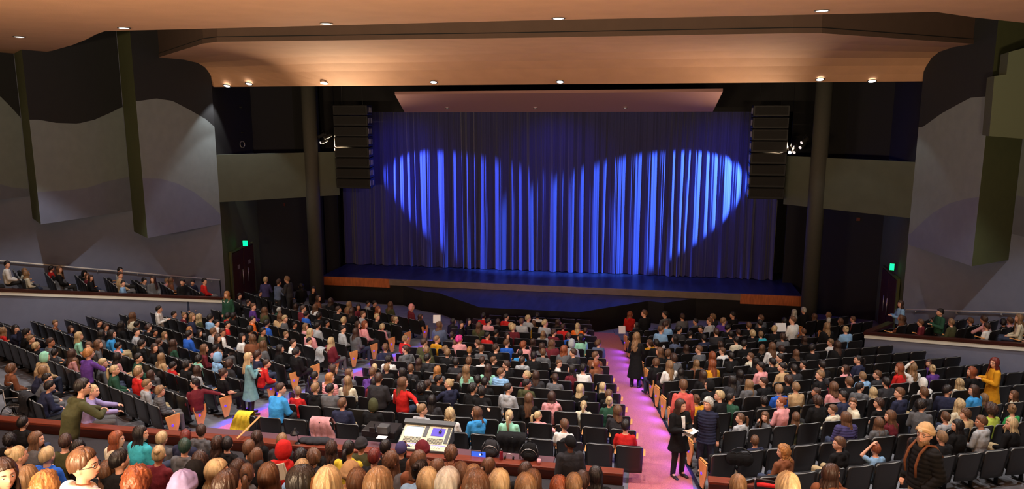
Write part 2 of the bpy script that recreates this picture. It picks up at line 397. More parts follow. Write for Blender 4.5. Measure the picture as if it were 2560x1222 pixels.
# box booms (grey fronts) and columns
for side in (-1, 1):
    a = (CORN_L if side < 0 else CORN_R)+(0, -.02); b = np.array([-10.2, 33.85]) if side < 0 else np.array([10.45, 33.85])
    d = (b-a)/np.linalg.norm(b-a); n = np.array([-d[1], d[0]]) if side < 0 else np.array([d[1], -d[0]])
    n = n if n[1] > 0 else -n
    mb = MB(); q = [a, b, b+n*.35, a+n*.35]; mb.prism(q if side < 0 else q[::-1], 5.4, 7.5, 0)
    struct('trim_2' if side < 0 else 'trim_3', mb, [M['boxw']])
    mb = MB(); cx, cyy = (-11.17, 32.95) if side < 0 else (11.58, 32.75)
    mb.cyl((cx, cyy, -.4), (cx, cyy, 12.5), .33, seg=32); struct('trim_4' if side < 0 else 'trim_5', mb, [M['column']], True)

# ceiling clouds
def cloudA():
    far = [at_z(px, py, 11.5) for px, py in [(0, 133), (40, 137), (80, 136), (130, 127), (180, 113), (215, 99), (240, 86), (262, 78), (1280, 52), (2340, 30), (2430, 43), (2560, 57)]]
    P = [tuple(p[:2]) for p in far]
    P = [(-24, P[0][1]+1)]+P+[(22, P[-1][1]+2), (22, -4.5), (-24, -4.5)]
    mb = MB(); mb.prism(P[::-1], 11.5, 11.75, 0, 1); return mb
struct('ceiling_cloud_1', cloudA(), [M['cloud'], M['black']])
def cloudB():
    # near edge runs level at z=11.5; the skin then dips down to its far lip at z=10.45
    near = [at_z(px, py, 11.5)[:2] for px, py in [(375, 150), (520, 105), (1280, 95), (2040, 82), (2480, 113)]]
    farL, farR = wl(.1, .0), wr(.1, .0)
    prof = [(0, 11.5), (.35, 11.5), (.6, 11.42), (.75, 11.25), (.85, 11.0), (.93, 10.72), (1, 10.46)]
    nx = 40; X = np.linspace(near[0][0], near[-1][0], nx+1); V, F = [], []
    for x in X:
        u = (x-X[0])/(X[-1]-X[0]); yn = float(np.interp(x, [p[0] for p in near], [p[1] for p in near]))
        xf = farL[0]+(farR[0]-farL[0])*u; yf = 30.25
        for k, (t, z) in enumerate(prof): V.append((x+(xf-x)*t, yn+(yf-yn)*t, z))
    m = len(prof)
    for i in range(nx):
        for k in range(m-1): a = i*m+k; F.append((a, a+1, a+m+1, a+m))
    mb = MB(); mb.add(V, F, 0)
    for i in range(nx):            # fascia above the near edge, and the back of the far lip
        a, b = V[i*m], V[(i+1)*m]
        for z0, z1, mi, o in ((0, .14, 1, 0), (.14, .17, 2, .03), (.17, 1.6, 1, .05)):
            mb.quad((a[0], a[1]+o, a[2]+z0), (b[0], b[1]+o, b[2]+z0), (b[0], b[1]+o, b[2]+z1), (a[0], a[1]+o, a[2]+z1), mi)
        a, b = V[i*m+m-1], V[(i+1)*m+m-1]; mb.quad(a, b, (b[0], b[1], b[2]+3.8), (a[0], a[1], a[2]+3.8), 3)
    return mb
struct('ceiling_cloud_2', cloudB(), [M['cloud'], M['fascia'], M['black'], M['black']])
tl, tr, bl, br = at_y(987, 236, 31.6), at_y(1807, 229, 31.6), at_y(1012, 281, 33.4), at_y(1782, 279, 33.4)
mb = MB(); up = np.array([0, 0, .12])
mb.add([tl, tr, br, bl, tl+up, tr+up, br+up*3, bl+up*3], [(0, 1, 2, 3), (4, 7, 6, 5), (0, 4, 5, 1), (3, 2, 6, 7), (0, 3, 7, 4), (1, 5, 6, 2)], 0)
struct('ceiling_cloud_3', mb, [M['panelc']])
# recessed cans
def can(p, r, lens, label, n=(0, 0, -1)):
    o = empty('ceiling_light', tuple(p)); m1 = MB(); an = np.arange(20)*2*np.pi/20
    ring = lambda rr, z: np.stack([rr*np.cos(an), rr*np.sin(an), np.full(20, z)], 1)
    m1.loft([ring(r*1.25, .01), ring(r*1.25, -.012), ring(r, -.012), ring(r*.98, .02)], 0, False); build('trim_ring', m1, [M['consoled']], o)
    m2 = MB(); m2.loft([ring(r*.99, -.006), ring(r*.5, -.018)], 0, True); build('lens', m2, [lens], o)
    tag(o, label, 'ceiling light'); return o
names_a = ['far left, over the left seating', 'left of the hanging fascia corner', 'left of centre on the near ceiling panel', 'in the centre of the near ceiling panel', 'at the right of the near ceiling panel']
for (px, py), nm in zip(CANS_A, names_a):
    o = can(at_z(px, py, 11.49), .13, M['lens'], 'bright round recessed downlight '+nm, None); o['group'] = 'downlights of the near ceiling panel'
names_b = ['leftmost on the far ceiling lip', 'second from left on the far ceiling lip', 'above the left column on the far ceiling lip', 'left of the hanging header panel middle on the far lip',
           'right of the hanging header panel middle on the far lip', 'above the right column on the far ceiling lip', 'rightmost on the far ceiling lip']
for (px, py), nm in zip(CANS_B, names_b):
    p = on_cloud_b(px, py); o = can(p-np.array([0, 0, .01]), .13, M['lens'], 'round recessed downlight '+nm); o['group'] = 'downlights of the far ceiling lip'; o.rotation_euler = (R(-20), 0, 0)
for (px, py), nm in zip([(1118, 268), (1338, 268), (1563, 267)], ['left', 'middle', 'right']):
    t = (py-232)/48; p = at_y(px, py, 32.95); o = can(p-np.array([0, 0, .05]), .07, M['lensdim'], nm+'most of three small dim spotlights in the hanging header panel' if nm != 'middle' else 'middle one of three small dim spotlights in the hanging header panel')
    o['group'] = 'header panel spotlights'

# stage
yl = at_z(805, 690, 1.3)[1]; ST0, ST1 = -11.35, 11.5
mb = MB(); mb.box(((ST0+ST1)/2, 36.3, .35), (ST1-ST0, 4.9, 1.86), 1); mb.box(((ST0+ST1)/2, 36.3, 1.29), (ST1-ST0, 4.9, .02), 0); o = struct('floor_stage', mb, [M['stagef'], M['black']])
mb = MB()
for x0, x1, mi, z0 in ((ST0, -7.75, 0, .88), (-7.75, 8.85, 1, 1.01), (8.85, ST1, 0, .86)):
    mb.box(((x0+x1)/2, 33.82, (z0+1.305)/2), (x1-x0, .10, 1.305-z0), mi)
struct('trim_6', mb, [M['stagewood'], M['stagelip']])
AP = [(-8.13, 34.6), (-5.82, 32.94), (-4.85, 32.63), (-2.42, 30.46), (1.94, 30.46), (4.76, 32.95), (5.47, 32.72), (7.88, 34.6)]
mb = MB(); mb.prism(AP, -.3, 1.0, 1, 0); struct('floor_apron', mb, [M['stagef'], M['black']])
# main curtain: one gathered cloth
def curtain():
    rng = np.random.RandomState(4); nx, nz = 1500, 16; x0, x1 = -11.5, 10.75
    # irregular fold centres
    xs = [x0]
    while xs[-1] < x1: xs.append(xs[-1]+rng.choice([.26, .34, .42, .5, .66, .9]) * (.85+.3*rng.rand()))
    amp = rng.uniform(.16, .36, len(xs)); skew = rng.uniform(-.10, .10, len(xs))
    X = np.linspace(x0, x1, nx); Z = np.linspace(1.32, 9.6, nz); V = []
    for k, z in enumerate(Z):
        h = (z-1.3)/8.3; a = .55+.6*(1-h)
        cx = np.array(xs)+skew*(1-h)*1.3
        idx = np.clip(np.searchsorted(cx, X)-1, 0, len(cx)-2); u = (X-cx[idx])/(cx[idx+1]-cx[idx]); u = np.clip(u, 0, 1)
        y = -amp[idx]*a*np.sin(np.pi*u)**1.3 + .10*np.abs(u-.5)**2
        y += .014*np.sin(X*31+3*h)+.010*np.sin(X*57+5*np.sin(X*2.1))
        V.append(np.stack([X, 37.25+y, np.full(nx, z)], 1))
    F = [(k*nx+i, k*nx+i+1, (k+1)*nx+i+1, (k+1)*nx+i) for k in range(nz-1) for i in range(nx-1)]
    mb = MB(); mb.add(np.concatenate(V), F, 0); return mb
o = build('stage_curtain', curtain(), [M['curtain']], None, True); tag(o, 'tall pleated main stage curtain washed in blue light', 'curtain')

# ledge in front of the back section, counter behind it
def ledge(x0, x1, nm, y=12.9, z=2.70):
    mb = MB(); xc, wdt = (x0+x1)/2, x1-x0
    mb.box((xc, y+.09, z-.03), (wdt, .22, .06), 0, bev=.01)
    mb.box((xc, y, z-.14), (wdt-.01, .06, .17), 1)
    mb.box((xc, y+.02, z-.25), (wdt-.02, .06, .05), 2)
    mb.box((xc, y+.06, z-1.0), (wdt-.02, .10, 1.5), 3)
    return struct(nm, mb, [M['redwood'], M['redwood_d'], mat('ledge_grey_strip', lin((110, 116, 112)), .6), mat('ledge_wall', lin((64, 66, 70)), .8)])
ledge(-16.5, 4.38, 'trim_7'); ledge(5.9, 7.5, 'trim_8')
mb = MB(); mb.box((-.75, 13.2, 2.66), (7.6, .36, .05), 0, bev=.01); mb.box((-.75, 13.35, 1.9), (7.5, .04, 1.5), 1)
o = build('counter', mb, [M['counter'], M['black']]); tag(o, 'long rose-topped counter behind the wooden ledge, under the mixing console', 'counter')
# back section platforms under the near rows
mb = MB()
for i in range(8):
    y1 = 12.0-i*1.1 if i else 12.8; y0 = 12.0-(i+1)*1.1 if i else 10.9
    z = z_f(11.3-i*1.1)
    mb.box((-8.3, (y0+y1)/2, z/2-.2), (25.4, y1-y0, z+.4), 0); mb.box((12.4, (y0+y1)/2-2.2, z/2-.2+.4), (13.2, y1-y0, z+1.2), 0)
struct('floor_back_section', mb, [mat('back_carpet', lin((38, 34, 38)), .9, noise=(40, .2))])

# raised side loges: floor, parapet, handrail on the wall
def loge(side):
    W = wl if side < 0 else wr; zf = z_gl if side < 0 else z_gr; tag_ = 'left' if side < 0 else 'right'
    zp = (lambda s: 2.0+.2*(s-1.4)) if side < 0 else (lambda s: 1.87+.19*(s-1.3))
    s0 = 1.4 if side < 0 else 1.3; off = 3.92
    P = [W(s, o) for s, o in ((0.1, .0), (12, .0), (12, off), (s0, off))]
    if side < 0: P = P[::-1]
    mb = MB(); mb.prism([tuple(p) for p in P], -.4, lambda x, y: zf(x, y), 0); struct('floor_loge_'+tag_, mb, [M['floorc']])
    mb = MB(); s1 = 12; n = 1
    def seg(o0, o1, za, zb, mi, e=0):
        a, b, c, d = W(s0-e, o0), W(s1, o0), W(s1, o1), W(s0-e, o1)
        za0, za1, zb0, zb1 = [z+dz for z, dz in ((zp(s0), za), (zp(s1), za), (zp(s0), zb), (zp(s1), zb))]
        V = [(*a, za0), (*b, za1), (*c, za1), (*d, za0), (*a, zb0), (*b, zb1), (*c, zb1), (*d, zb0)]
        F = [(0, 1, 2, 3), (4, 7, 6, 5), (0, 4, 5, 1), (1, 5, 6, 2), (2, 6, 7, 3), (3, 7, 4, 0)]
        mb.add(V, F, mi)
    seg(off, off+.12, -3.2, -.09, 0); seg(off-.04, off+.18, -.09, 0, 1, .03); seg(off+.12, off+.16, -.21, -.10, 2)
    if side > 0:   # return towards the steps
        a, b = W(s0, off), W(s0-.35, 2.1)
        V = [(*a, .2), (*b, .2), (*b, 1.5), (*a, 1.78)]; mb.add(V, [(0, 1, 2, 3)], 3)
        d = (b-a)/np.linalg.norm(b-a); nn = np.array([-d[1], d[0]])*.11
        V = [(*(a-nn), 1.80), (*(b-nn), 1.80), (*(b+nn), 1.80), (*(a+nn), 1.80), (*(a-nn), 1.88), (*(b-nn), 1.88), (*(b+nn), 1.88), (*(a+nn), 1.88)]
        mb.add(V, [(0, 1, 2, 3), (4, 7, 6, 5), (0, 4, 5, 1), (1, 5, 6, 2), (2, 6, 7, 3), (3, 7, 4, 0)], 1)
    struct('wall_loge_'+tag_, mb, [M['wall_lo'], M['redwood_d'], M['whitetrim'], M['boxw']])
    hr = MB(); pts = [(*W(s, .10), zf(*W(s, .1))+.9) for s in (.25, 11.5)]; hr.tube(pts, .03, 10)
    o = build('handrail', hr, [M['railm']], None, True); tag(o, 'pale metal handrail along the '+tag_+' side wall', 'handrail', 'handrails')
    for s in np.arange(.6, 11.3, 1.5):
        b_ = MB(); q = W(s, .10); q2 = W(s, .0); z = zf(*q)+.9; b_.tube([(*q, z-.02), (*q, z-.09), (*q2, z-.12)], .012, 6); build('bracket', b_, [M['railm']], o)
    if side < 0:
        b_ = MB(); q = W(.25, .1); z = zf(*q)+.9; b_.tube([(*q, z), (*W(.25, .12), z-.9)], .02, 8); build('post', b_, [M['blackmetal']], o)
loge(-1); loge(1)
# hanging grey soffit at the right edge
mb = MB(); Y = 24.6
poly = [at_y(px, py, Y) for px, py in [(2473, 340), (2600, 350), (2600, 110), (2522, 130), (2516, 186), (2486, 190)]]
V = [tuple(p) for p in poly]+[(p[0]+.2, p[1]+1.0, p[2]) for p in poly]; n = 6
mb.add(V, [tuple(range(n)), tuple(range(2*n-1, n-1, -1))]+[(i, i+n, (i+1) % n+n, (i+1) % n) for i in range(n)], 0)
struct('wall_right_soffit', mb, [mat('soffit_sage', lin((96, 106, 84)), .8)])
# ------------------------------------------------------------------ auditorium seats
def arc_panel(w, h, y0, lean, bulge, t, mb, mi, z0, nx=7, nz=9, round_=.06, rim=None):
    vs = [0, .25, .5, .75, .90, .925, .95, .975, .992, 1.0]
    """curved upright panel: width w, height h, thickness t, rounded upper corners"""
    rows = []
    for side in (0, 1):
        for k in range(nz+1):
            v = vs[k]; z = z0+h*v; cut = 0
            if z0+h-z < round_: q = 1-(z0+h-z)/round_; cut = round_*(1-math.sqrt(max(0, 1-q*q)))
            hw = w/2-cut-(.018*(1-v)); r = []
            for i in range(nx+1):
                u = -1+2*i/nx; y = y0-lean*v+bulge*(1-u*u)*-1+(t if side else 0)
                r.append((u*hw, y, z))
            rows.append(r)
    n = nx+1; V = np.array(rows).reshape(-1, 3); F = []; m = nz+1
    for s in (0, 1):
        for k in range(nz):
            for i in range(nx):
                a = (s*m+k)*n+i; q = (a, a+1, a+n+1, a+n); F.append(q if s == 0 else q[::-1])
    for k in range(nz):
        a = k*n; b = (m+k)*n; F.append((a, a+n, b+n, b)); a += nx; b += nx; F.append((a, b, b+n, a+n))
    for i in range(nx):
        a = i; b = m*n+i; F.append((a, b, b+1, a+1)); a = nz*n+i; b = (m+nz)*n+i; F.append((a, a+1, b+1, b))
    mb.add(V, F, mi)
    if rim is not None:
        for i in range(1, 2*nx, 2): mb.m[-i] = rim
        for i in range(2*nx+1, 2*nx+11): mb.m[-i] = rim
def seat_parts():
    P = {}
    m = MB(); arc_panel(.55, .60, -.20, .085, .03, .026, m, 0, .28, rim=1); P['backrest'] = m.mesh('backrest', [M['seatshell'], M['seatglint']])
    m = MB(); arc_panel(.49, .44, -.175, .07, .02, .06, m, 0, .42); P['back_cushion'] = m.mesh('back_cushion', [M['seatfab']])
    m = MB(); m.box((0, .03, .42), (.47, .42, .09), 0, bev=.025); P['seat_cushion'] = m.mesh('seat_cushion', [M['seatfab']])
    m = MB(); m.box((0, -.085, .60), (.47, .10, .40), 0, mtx=Matrix.Rotation(R(6), 3, 'X'), bev=.025); P['seat_cushion_up'] = m.mesh('seat_cushion_up', [M['seatfab']])
    m = MB(); m.box((-.295, .02, .625), (.052, .30, .028), 0, bev=.012); P['armrest'] = m.mesh('armrest', [M['seatwood']])
    m = MB(); m.box((-.295, -.02, .31), (.035, .07, .60), 0); m.box((-.295, .03, .02), (.06, .30, .03), 0, bev=.01); P['support'] = m.mesh('support', [M['blackmetal']])
    # aisle end panel: tapered plywood with a blue aisle lamp
    m = MB(); x = -.335
    poly = [(-.17, .60), (.17, .60), (.17, .56), (.06, .06), (-.06, .06), (-.17, .40)]
    m.add([(x, y, z) for y, z in poly]+[(x+.025, y, z) for y, z in poly], [tuple(range(6)), tuple(range(11, 5, -1))]+[(i, i+6, (i+1) % 6+6, (i+1) % 6) for i in range(6)], 0)
    P['end_panel'] = m.mesh('end_panel', [M['seatwood']])
    m = MB(); m.ell((x-.006, .02, .36), (.012, .03, .03)); P['aisle_lamp'] = m.mesh('aisle_lamp', [M['bluelamp']], True)
    return P
SP = seat_parts()
for k in ('backrest', 'back_cushion'): SP[k].polygons.foreach_set('use_smooth', [True]*len(SP[k].polygons))
for k in SP: fixnormals(SP[k])
ORD = ['zeroth', 'first', 'second', 'third', 'fourth', 'fifth', 'sixth', 'seventh', 'eighth', 'ninth', 'tenth', 'eleventh', 'twelfth', 'thirteenth', 'fourteenth', 'fifteenth', 'sixteenth', 'seventeenth', 'eighteenth', 'nineteenth', 'twentieth', 'twenty-first', 'twenty-second', 'twenty-third']
SEATS = []   # dict(x,y,z,rz,block,row,col,...)
def add_seat(x, y, z, rz, block, row, col, end=0):
    SEATS.append(dict(x=x, y=y, z=z, rz=rz, block=block, row=row, col=col, end=end, occ=None))
# centre block, rows counted from the back
YC = [14.55, 15.6, 16.6, 17.55, 18.5, 19.45, 20.45, 21.45, 22.5, 23.7, 24.9, 26.05, 27.2, 28.35, 29.4]
for r, y in enumerate(YC):
    xr = aisle_r(y)-1.42; xl = max(aisle_l(y)+1.75, -4.3 if r == 0 else -9)
    if r == 0: xl = -4.55
    n = int((xr-xl)/.61)+1
    for c in range(n): add_seat(xr-c*.61, y, z_c(xr-c*.61, y), 0, 'centre', r+1, c+1, 1 if c == 0 else 0)
# left block: rows turned 25.5 degrees
AL = [14.58, 15.41, 16.28, 17.21, 18.02, 19.05, 20.05, 21.08, 22.15, 23.42, 24.63, 25.83, 27.22]
rl = R(25.5); dl = np.array([-math.cos(rl), math.sin(rl)])
for r, y in enumerate(AL):
    p0 = np.array([aisle_l(y), y])+dl*.33+np.array([math.sin(rl), math.cos(rl)])*(-.0)
    for c in range(26):
        p = p0+dl*.6*c
        if side_off_l(*p) < 3.92+.8 and s_l(*p) > 1.2: break
        if s_l(*p) <= 1.2 and (side_off_l(*p) < 4.4): break
        if p[1] > 29.6: break
        add_seat(p[0], p[1], z_l(*p), -rl, 'left', r+1, c+1, 1 if c == 0 else 0)
for k in range(4):   # short extra row behind the left block
    p = np.array([-8.75, 13.95])+dl*.62*k
    add_seat(p[0], p[1], z_l(*p), -rl, 'left', 14, k+1, 0)
# right block
AR = [13.05, 14.35, 15.6, 16.85, 17.9, 18.96, 19.97, 20.96, 21.99, 23.0, 24.0, 25.05, 26.15, 27.23]
rr_ = R(22.5); dr = np.array([math.cos(rr_), math.sin(rr_)])
for r, y in enumerate(AR):
    p0 = np.array([aisle_r(y), y])+dr*.33
    for c in range(26):
        p = p0+dr*.6*c
        if side_off_r(*p) < 3.92+.6 and s_r(*p) > 1.1: break
        if s_r(*p) <= 1.1 and p[0] > 10.0+.427*(29.45-p[1])-.75: break
        if p[1] > 29.6: break
        add_seat(p[0], p[1], z_r(*p), rr_, 'right', r+1, c+1, 1 if c == 0 else 0)
# small outer blocks beside the stage
for side, blk in ((1, 'outer right'), (-1, 'outer left')):
    st = [(11.63, 26.97), (11.16, 28.35), (10.57, 29.45)] if side > 0 else [(-11.5, 27.1), (-11.0, 28.4), (-10.5, 29.6)]
    a = R(36)*side
    for r, (x, y) in enumerate(st):
        for c in range(4 if side > 0 or r else 3):
            p = np.array([x, y])+np.array([math.cos(a)*side, math.sin(a)*side])*(.35+.6*c)
            so = (side_off_r if side > 0 else side_off_l)(*p)
            if so < .5: continue
            add_seat(p[0], p[1], max(0, (z_r if side > 0 else z_l)(*p)), a, blk, r+1, c+1, 1 if c == 0 and side > 0 else 0)
# loges: rows run from the parapet to the wall, each row a step lower
for side, blk in ((-1, 'left loge'), (1, 'right loge')):
    W = wl if side < 0 else wr; zf = z_gl if side < 0 else z_gr
    for r in range(9):
        s = 1.9+r*.98
        for c in range(4):
            p = W(s, 3.35-c*.6); a = R(40)*side
            add_seat(p[0], p[1], zf(*p), a, blk, 9-r, c+1, 0)
# ------------------------------------------------------------------ people: bodies, clothes, hair
def mx(rz): return np.array(Matrix.Rotation(rz, 3, 'Z'))
SKIN = {'p': mat('skin_light', lin((226, 170, 142)), .55, noise=(12, .06)), 'm': mat('skin_medium', lin((188, 128, 98)), .55, noise=(12, .06)),
        'd': mat('skin_deep', lin((120, 76, 56)), .5, noise=(12, .06))}
HAIRC = dict(k=(30, 24, 24), d=(62, 42, 34), b=(98, 68, 48), t=(132, 102, 72), y=(184, 160, 120), r=(132, 70, 42), o=(164, 112, 64), g=(176, 174, 166), m=(214, 60, 140), n=(40, 64, 54), a=(104, 40, 34), w=(80, 84, 80))
HAIRN = dict(k='black', d='dark brown', b='brown', t='light brown', y='blond', r='red-brown', o='ginger-blond', g='grey', m='magenta', n='green-black', a='auburn', w='grey')
HAIR = {k: mat('hair_'+HAIRN[k].replace(' ', '_').replace('-', '_'), lin(v), .42, noise=(26, .34, (1, 1, .12)), bump=(60, .5, (1, 1, .10)), spec=.45) for k, v in HAIRC.items()}
CC = dict(bk=(17, 17, 19), gy=(92, 94, 98), lg=(166, 170, 174), wh=(226, 226, 222), nv=(38, 42, 66), bl=(40, 92, 190), lb=(134, 176, 216), rd=(196, 36, 34), mr=(104, 34, 44), pk=(226, 156, 158),
          pp=(92, 56, 136), gn=(40, 78, 60), mt=(150, 214, 186), yl=(224, 198, 60), mu=(206, 146, 30), og=(226, 104, 34), br=(120, 74, 50), tn=(190, 158, 116), ol=(70, 72, 46), tq=(60, 176, 196),
          cr=(214, 208, 184), ch=(46, 46, 50), la=(150, 140, 186), co=(214, 98, 92), sb=(88, 100, 128), dp=(190, 138, 140), gr=(60, 170, 90), sk=(60, 150, 216), lm=(196, 220, 90), vt=(64, 60, 104), tl=(112, 158, 166), kn=(108, 96, 80))
CN = dict(bk='black', gy='grey', lg='light grey', wh='white', nv='navy', bl='royal blue', lb='light blue', rd='red', mr='maroon', pk='pink', pp='purple', gn='dark green', mt='mint green', yl='yellow', mu='mustard',
          og='orange', br='brown', tn='tan', ol='olive', tq='turquoise', cr='cream', ch='charcoal', la='lavender', co='coral', sb='slate blue', dp='dusty pink', gr='green', sk='sky blue', lm='lime', vt='violet-blue', tl='pale teal', kn='tan')
CLOTH = {k: mat('cloth_'+CN[k].replace(' ', '_').replace('-', '_'), lin(v), .85, noise=(9, .12), bump=(14, .55), spec=.25) for k, v in CC.items()}
PANTS = [mat('trousers_denim', lin((44, 54, 78)), .85, noise=(30, .2), bump=(16, .4)), mat('trousers_black', lin((24, 24, 26)), .85, bump=(16, .4)), mat('trousers_grey', lin((92, 92, 94)), .85, bump=(16, .4)), mat('trousers_khaki', lin((170, 150, 112)), .85, bump=(16, .4))]
SHOE = mat('shoe_leather', lin((38, 32, 32)), .5); EYEW = mat('eye_white', (.8, .8, .8), .3); EYED = mat('eye_iris', (.03, .02, .015), .2); LIP = mat('lips', lin((184, 108, 98)), .5)

def head_rings(yaw, c, s=1.0, n=30, m=24):
    """skull with brow, nose, cheeks, lips and chin; faces +Y before the turn"""
    rings = []
    for i in range(m+1):
        th = -np.pi/2+.06+(np.pi-.12)*i/m; an = np.arange(n)*2*np.pi/n+np.pi/2
        cx, cy_ = np.cos(th)*np.cos(an), np.cos(th)*np.sin(an); z = np.sin(th)
        x = cx*.074; y = cy_*.093; zz = np.full(n, z*.116)
        lo = np.clip(-z, 0, 1); x = x*(1-.30*lo**1.5); back = np.clip(-cy_, 0, 1)
        y = y+back*.030*lo+back*(-.010)*(1-lo)
        front = np.clip(cy_, 0, 1); y = y+front*.010*lo
        g = lambda x0, z0, sx, sz: np.exp(-((x-x0)/sx)**2-((zz-z0)/sz)**2)*(cy_ > 0)
        y = y+.018*g(0, -.024, .011, .016)+.008*g(0, -.004, .009, .022)-.008*g(.030, .006, .016, .014)-.008*g(-.030, .006, .016, .014)
        y = y+.005*g(0, .030, .05, .012)+.007*g(0, -.062, .022, .010)+.009*g(0, -.096, .024, .018)
        rings.append(np.stack([x, y, zz], 1)*s @ mx(yaw).T+c)
    return rings
def hand(mb, wrist, dirv, up, s=1.0, curl=.5, side=1):
    """palm, four fingers of unequal length and a thumb from the side of the palm"""
    w = np.array(wrist, float); d = np.array(dirv, float); d /= np.linalg.norm(d); u = np.array(up, float); u -= d*(u@d); u /= np.linalg.norm(u); l = np.cross(d, u)*side
    c = w+d*.045*s
    for k in (-1, 0, 1): mb.cone(w+l*k*.012*s, w+d*.075*s+l*k*.024*s, .015*s, .013*s, 8)
    for k, ln in zip((-1.5, -.5, .5, 1.5), (.052, .066, .070, .060)):
        b = w+d*.080*s+l*k*.019*s; d1 = d*math.cos(curl*.6)-u*math.sin(curl*.6); d2 = d*math.cos(curl*1.8)-u*math.sin(curl*1.8)
        m_ = b+d1*ln*.5*s; mb.cone(b, m_, .0088*s, .0082*s, 7); mb.cone(m_, m_+d2*ln*.5*s, .0082*s, .0072*s, 7)
    t0 = w+d*.025*s+l*.026*s; t1 = t0+(d*.6+l*.75-u*.2)*.036*s; mb.cone(t0, t1, .0105*s, .0095*s, 8); mb.cone(t1, t1+(d*.9+l*.2-u*.3)*.030*s, .0095*s, .008*s, 8)
def torso_rings(hip, chest, neck, inf=0, w=1.0, shw=.185):
    """elliptic sections from the pelvis to the base of the neck"""
    hip, chest, neck = map(lambda q: np.array(q, float), (hip, chest, neck)); sec = []
    for t, hw, hd in ((0, .150, .105), (.15, .155, .11), (.35, .138, .10), (.6, .150, .108), (.8, .165, .105), (.92, shw-.03, .085), (1.0, .075, .065)):
        p = hip+(chest-hip)*min(1, t/.8)+(neck-chest)*max(0, (t-.8)/.2); sec.append((p, (hw+inf)*w, (hd+inf)*w))
    an = np.arange(20)*2*np.pi/20
    return [np.stack([p[0]+a*np.cos(an), p[1]+b*np.sin(an), np.full(20, p[2])], 1) for p, a, b in sec]
# poses: joints in metres, person at the origin facing +Y
def J(sit=True, arms='lap', lean=0):
    j = {}
    if sit:
        j['hip'] = (0, -.04, .50); j['chest'] = (0, -.07+lean*.5, .84); j['neck'] = (0, -.05+lean, 1.03); j['head'] = (0, -.015+lean*1.25, 1.185)
        for s in (-1, 1): j['leg', s] = [(s*.085, -.02, .52), (s*.12, .40, .52), (s*.12, .42, .10), (s*.13, .54, .045)]
    else:
        j['hip'] = (0, 0, .86); j['chest'] = (0, -.01+lean*.4, 1.24); j['neck'] = (0, -.01+lean, 1.43); j['head'] = (0, .015+lean*1.2, 1.59)
        for s in (-1, 1): j['leg', s] = [(s*.085, 0, .86), (s*.10, .02, .48), (s*.11, -.02, .09), (s*.125, .12, .04)]
    c = j['chest']; n = j['neck']; sh = n[2]-.065; y = n[1]*.7+c[1]*.3
    S = {s: (s*.165, y, sh) for s in (-1, 1)}
    def arm(s, e, w): j['arm', s] = [S[s], (s*e[0], y+e[1], sh+e[2]), (s*w[0], y+w[1], sh+w[2])]
    A = dict(lap=((.23, .04, -.27), (.10, .26, -.36)), cross=((.23, .10, -.25), (-.02, .24, -.16)), up=((.30, .06, .10), (.10, .02, .34)), side=((.22, -.03, -.29), (.23, .04, -.54)),
             back=((.34, -.04, -.06), (.52, -.20, -.10)), hold=((.23, .05, -.27), (.09, .29, -.20)), chin=((.20, .20, -.20), (.07, .20, .03)), wave=((.26, .10, -.05), (.30, .12, .22)), fwd=((.24, .22, -.16), (.20, .46, -.20)), lean=((.30, .18, -.20), (.06, .36, -.22)), pocket=((.25, -.05, -.27), (.20, .10, -.44)))
    if arms == 'one_up': arm(-1, *A['up']); arm(1, *A['lap'])
    elif arms == 'one_back': arm(1, *A['back']); arm(-1, *A['lap'])
    elif arms == 'one_wave': arm(1, *A['wave']); arm(-1, *A['lap'])
    elif arms == 'one_chin': arm(1, *A['chin']); arm(-1, *A['lap'])
    elif arms == 'reach': arm(1, *A['fwd']); arm(-1, *A['hold'])
    elif arms == 'up_r': arm(1, *A['up']); arm(-1, *A['lap'])
    else:
        for s in (-1, 1): arm(s, *A[arms])
    return j
def limb_vec(a): w, e = np.array(a[2]), np.array(a[1]); return (w-e)/np.linalg.norm(w-e)
HS = 1.13   # young audience: heads a little large for the body
def body_mesh(j, yaw, name, voxel=.0085, w=1.0, hand_s=.95):
    mb = MB(); H = np.array(j['head']); N = np.array(j['neck'])
    mb.loft(torso_rings(j['hip'], j['chest'], j['neck'], 0, w)); mb.cone(N-(0, 0, .04), H-(0, .015, .05), .052, .048)
    mb.loft(head_rings(yaw, H, HS)); Rm = mx(yaw)
    for s in (-1, 1):
        mb.ell(H+Rm@np.array([s*.076, -.004, -.012])*HS, (.011, .018, .029), 10, 8, mtx=Rm)
        a = j['arm', s]; mb.cone(a[0], a[1], .048*w, .036*w); mb.cone(a[1], a[2], .036*w, .024*w)
        hand(mb, a[2], limb_vec(a), (0, 0, 1) if abs(limb_vec(a)[2]) < .8 else (0, 1, 0), hand_s, .55, -s)
        L = j['leg', s]; mb.cone(L[0], L[1], .082*w, .056*w); mb.cone(L[1], L[2], .054*w, .036); mb.cone(L[2], L[3], .036, .028)
    mb.ell(np.array(j['hip']), (.15*w, .115*w, .11))
    return remesh(mb, name, voxel, [SKIN['p']], 2)
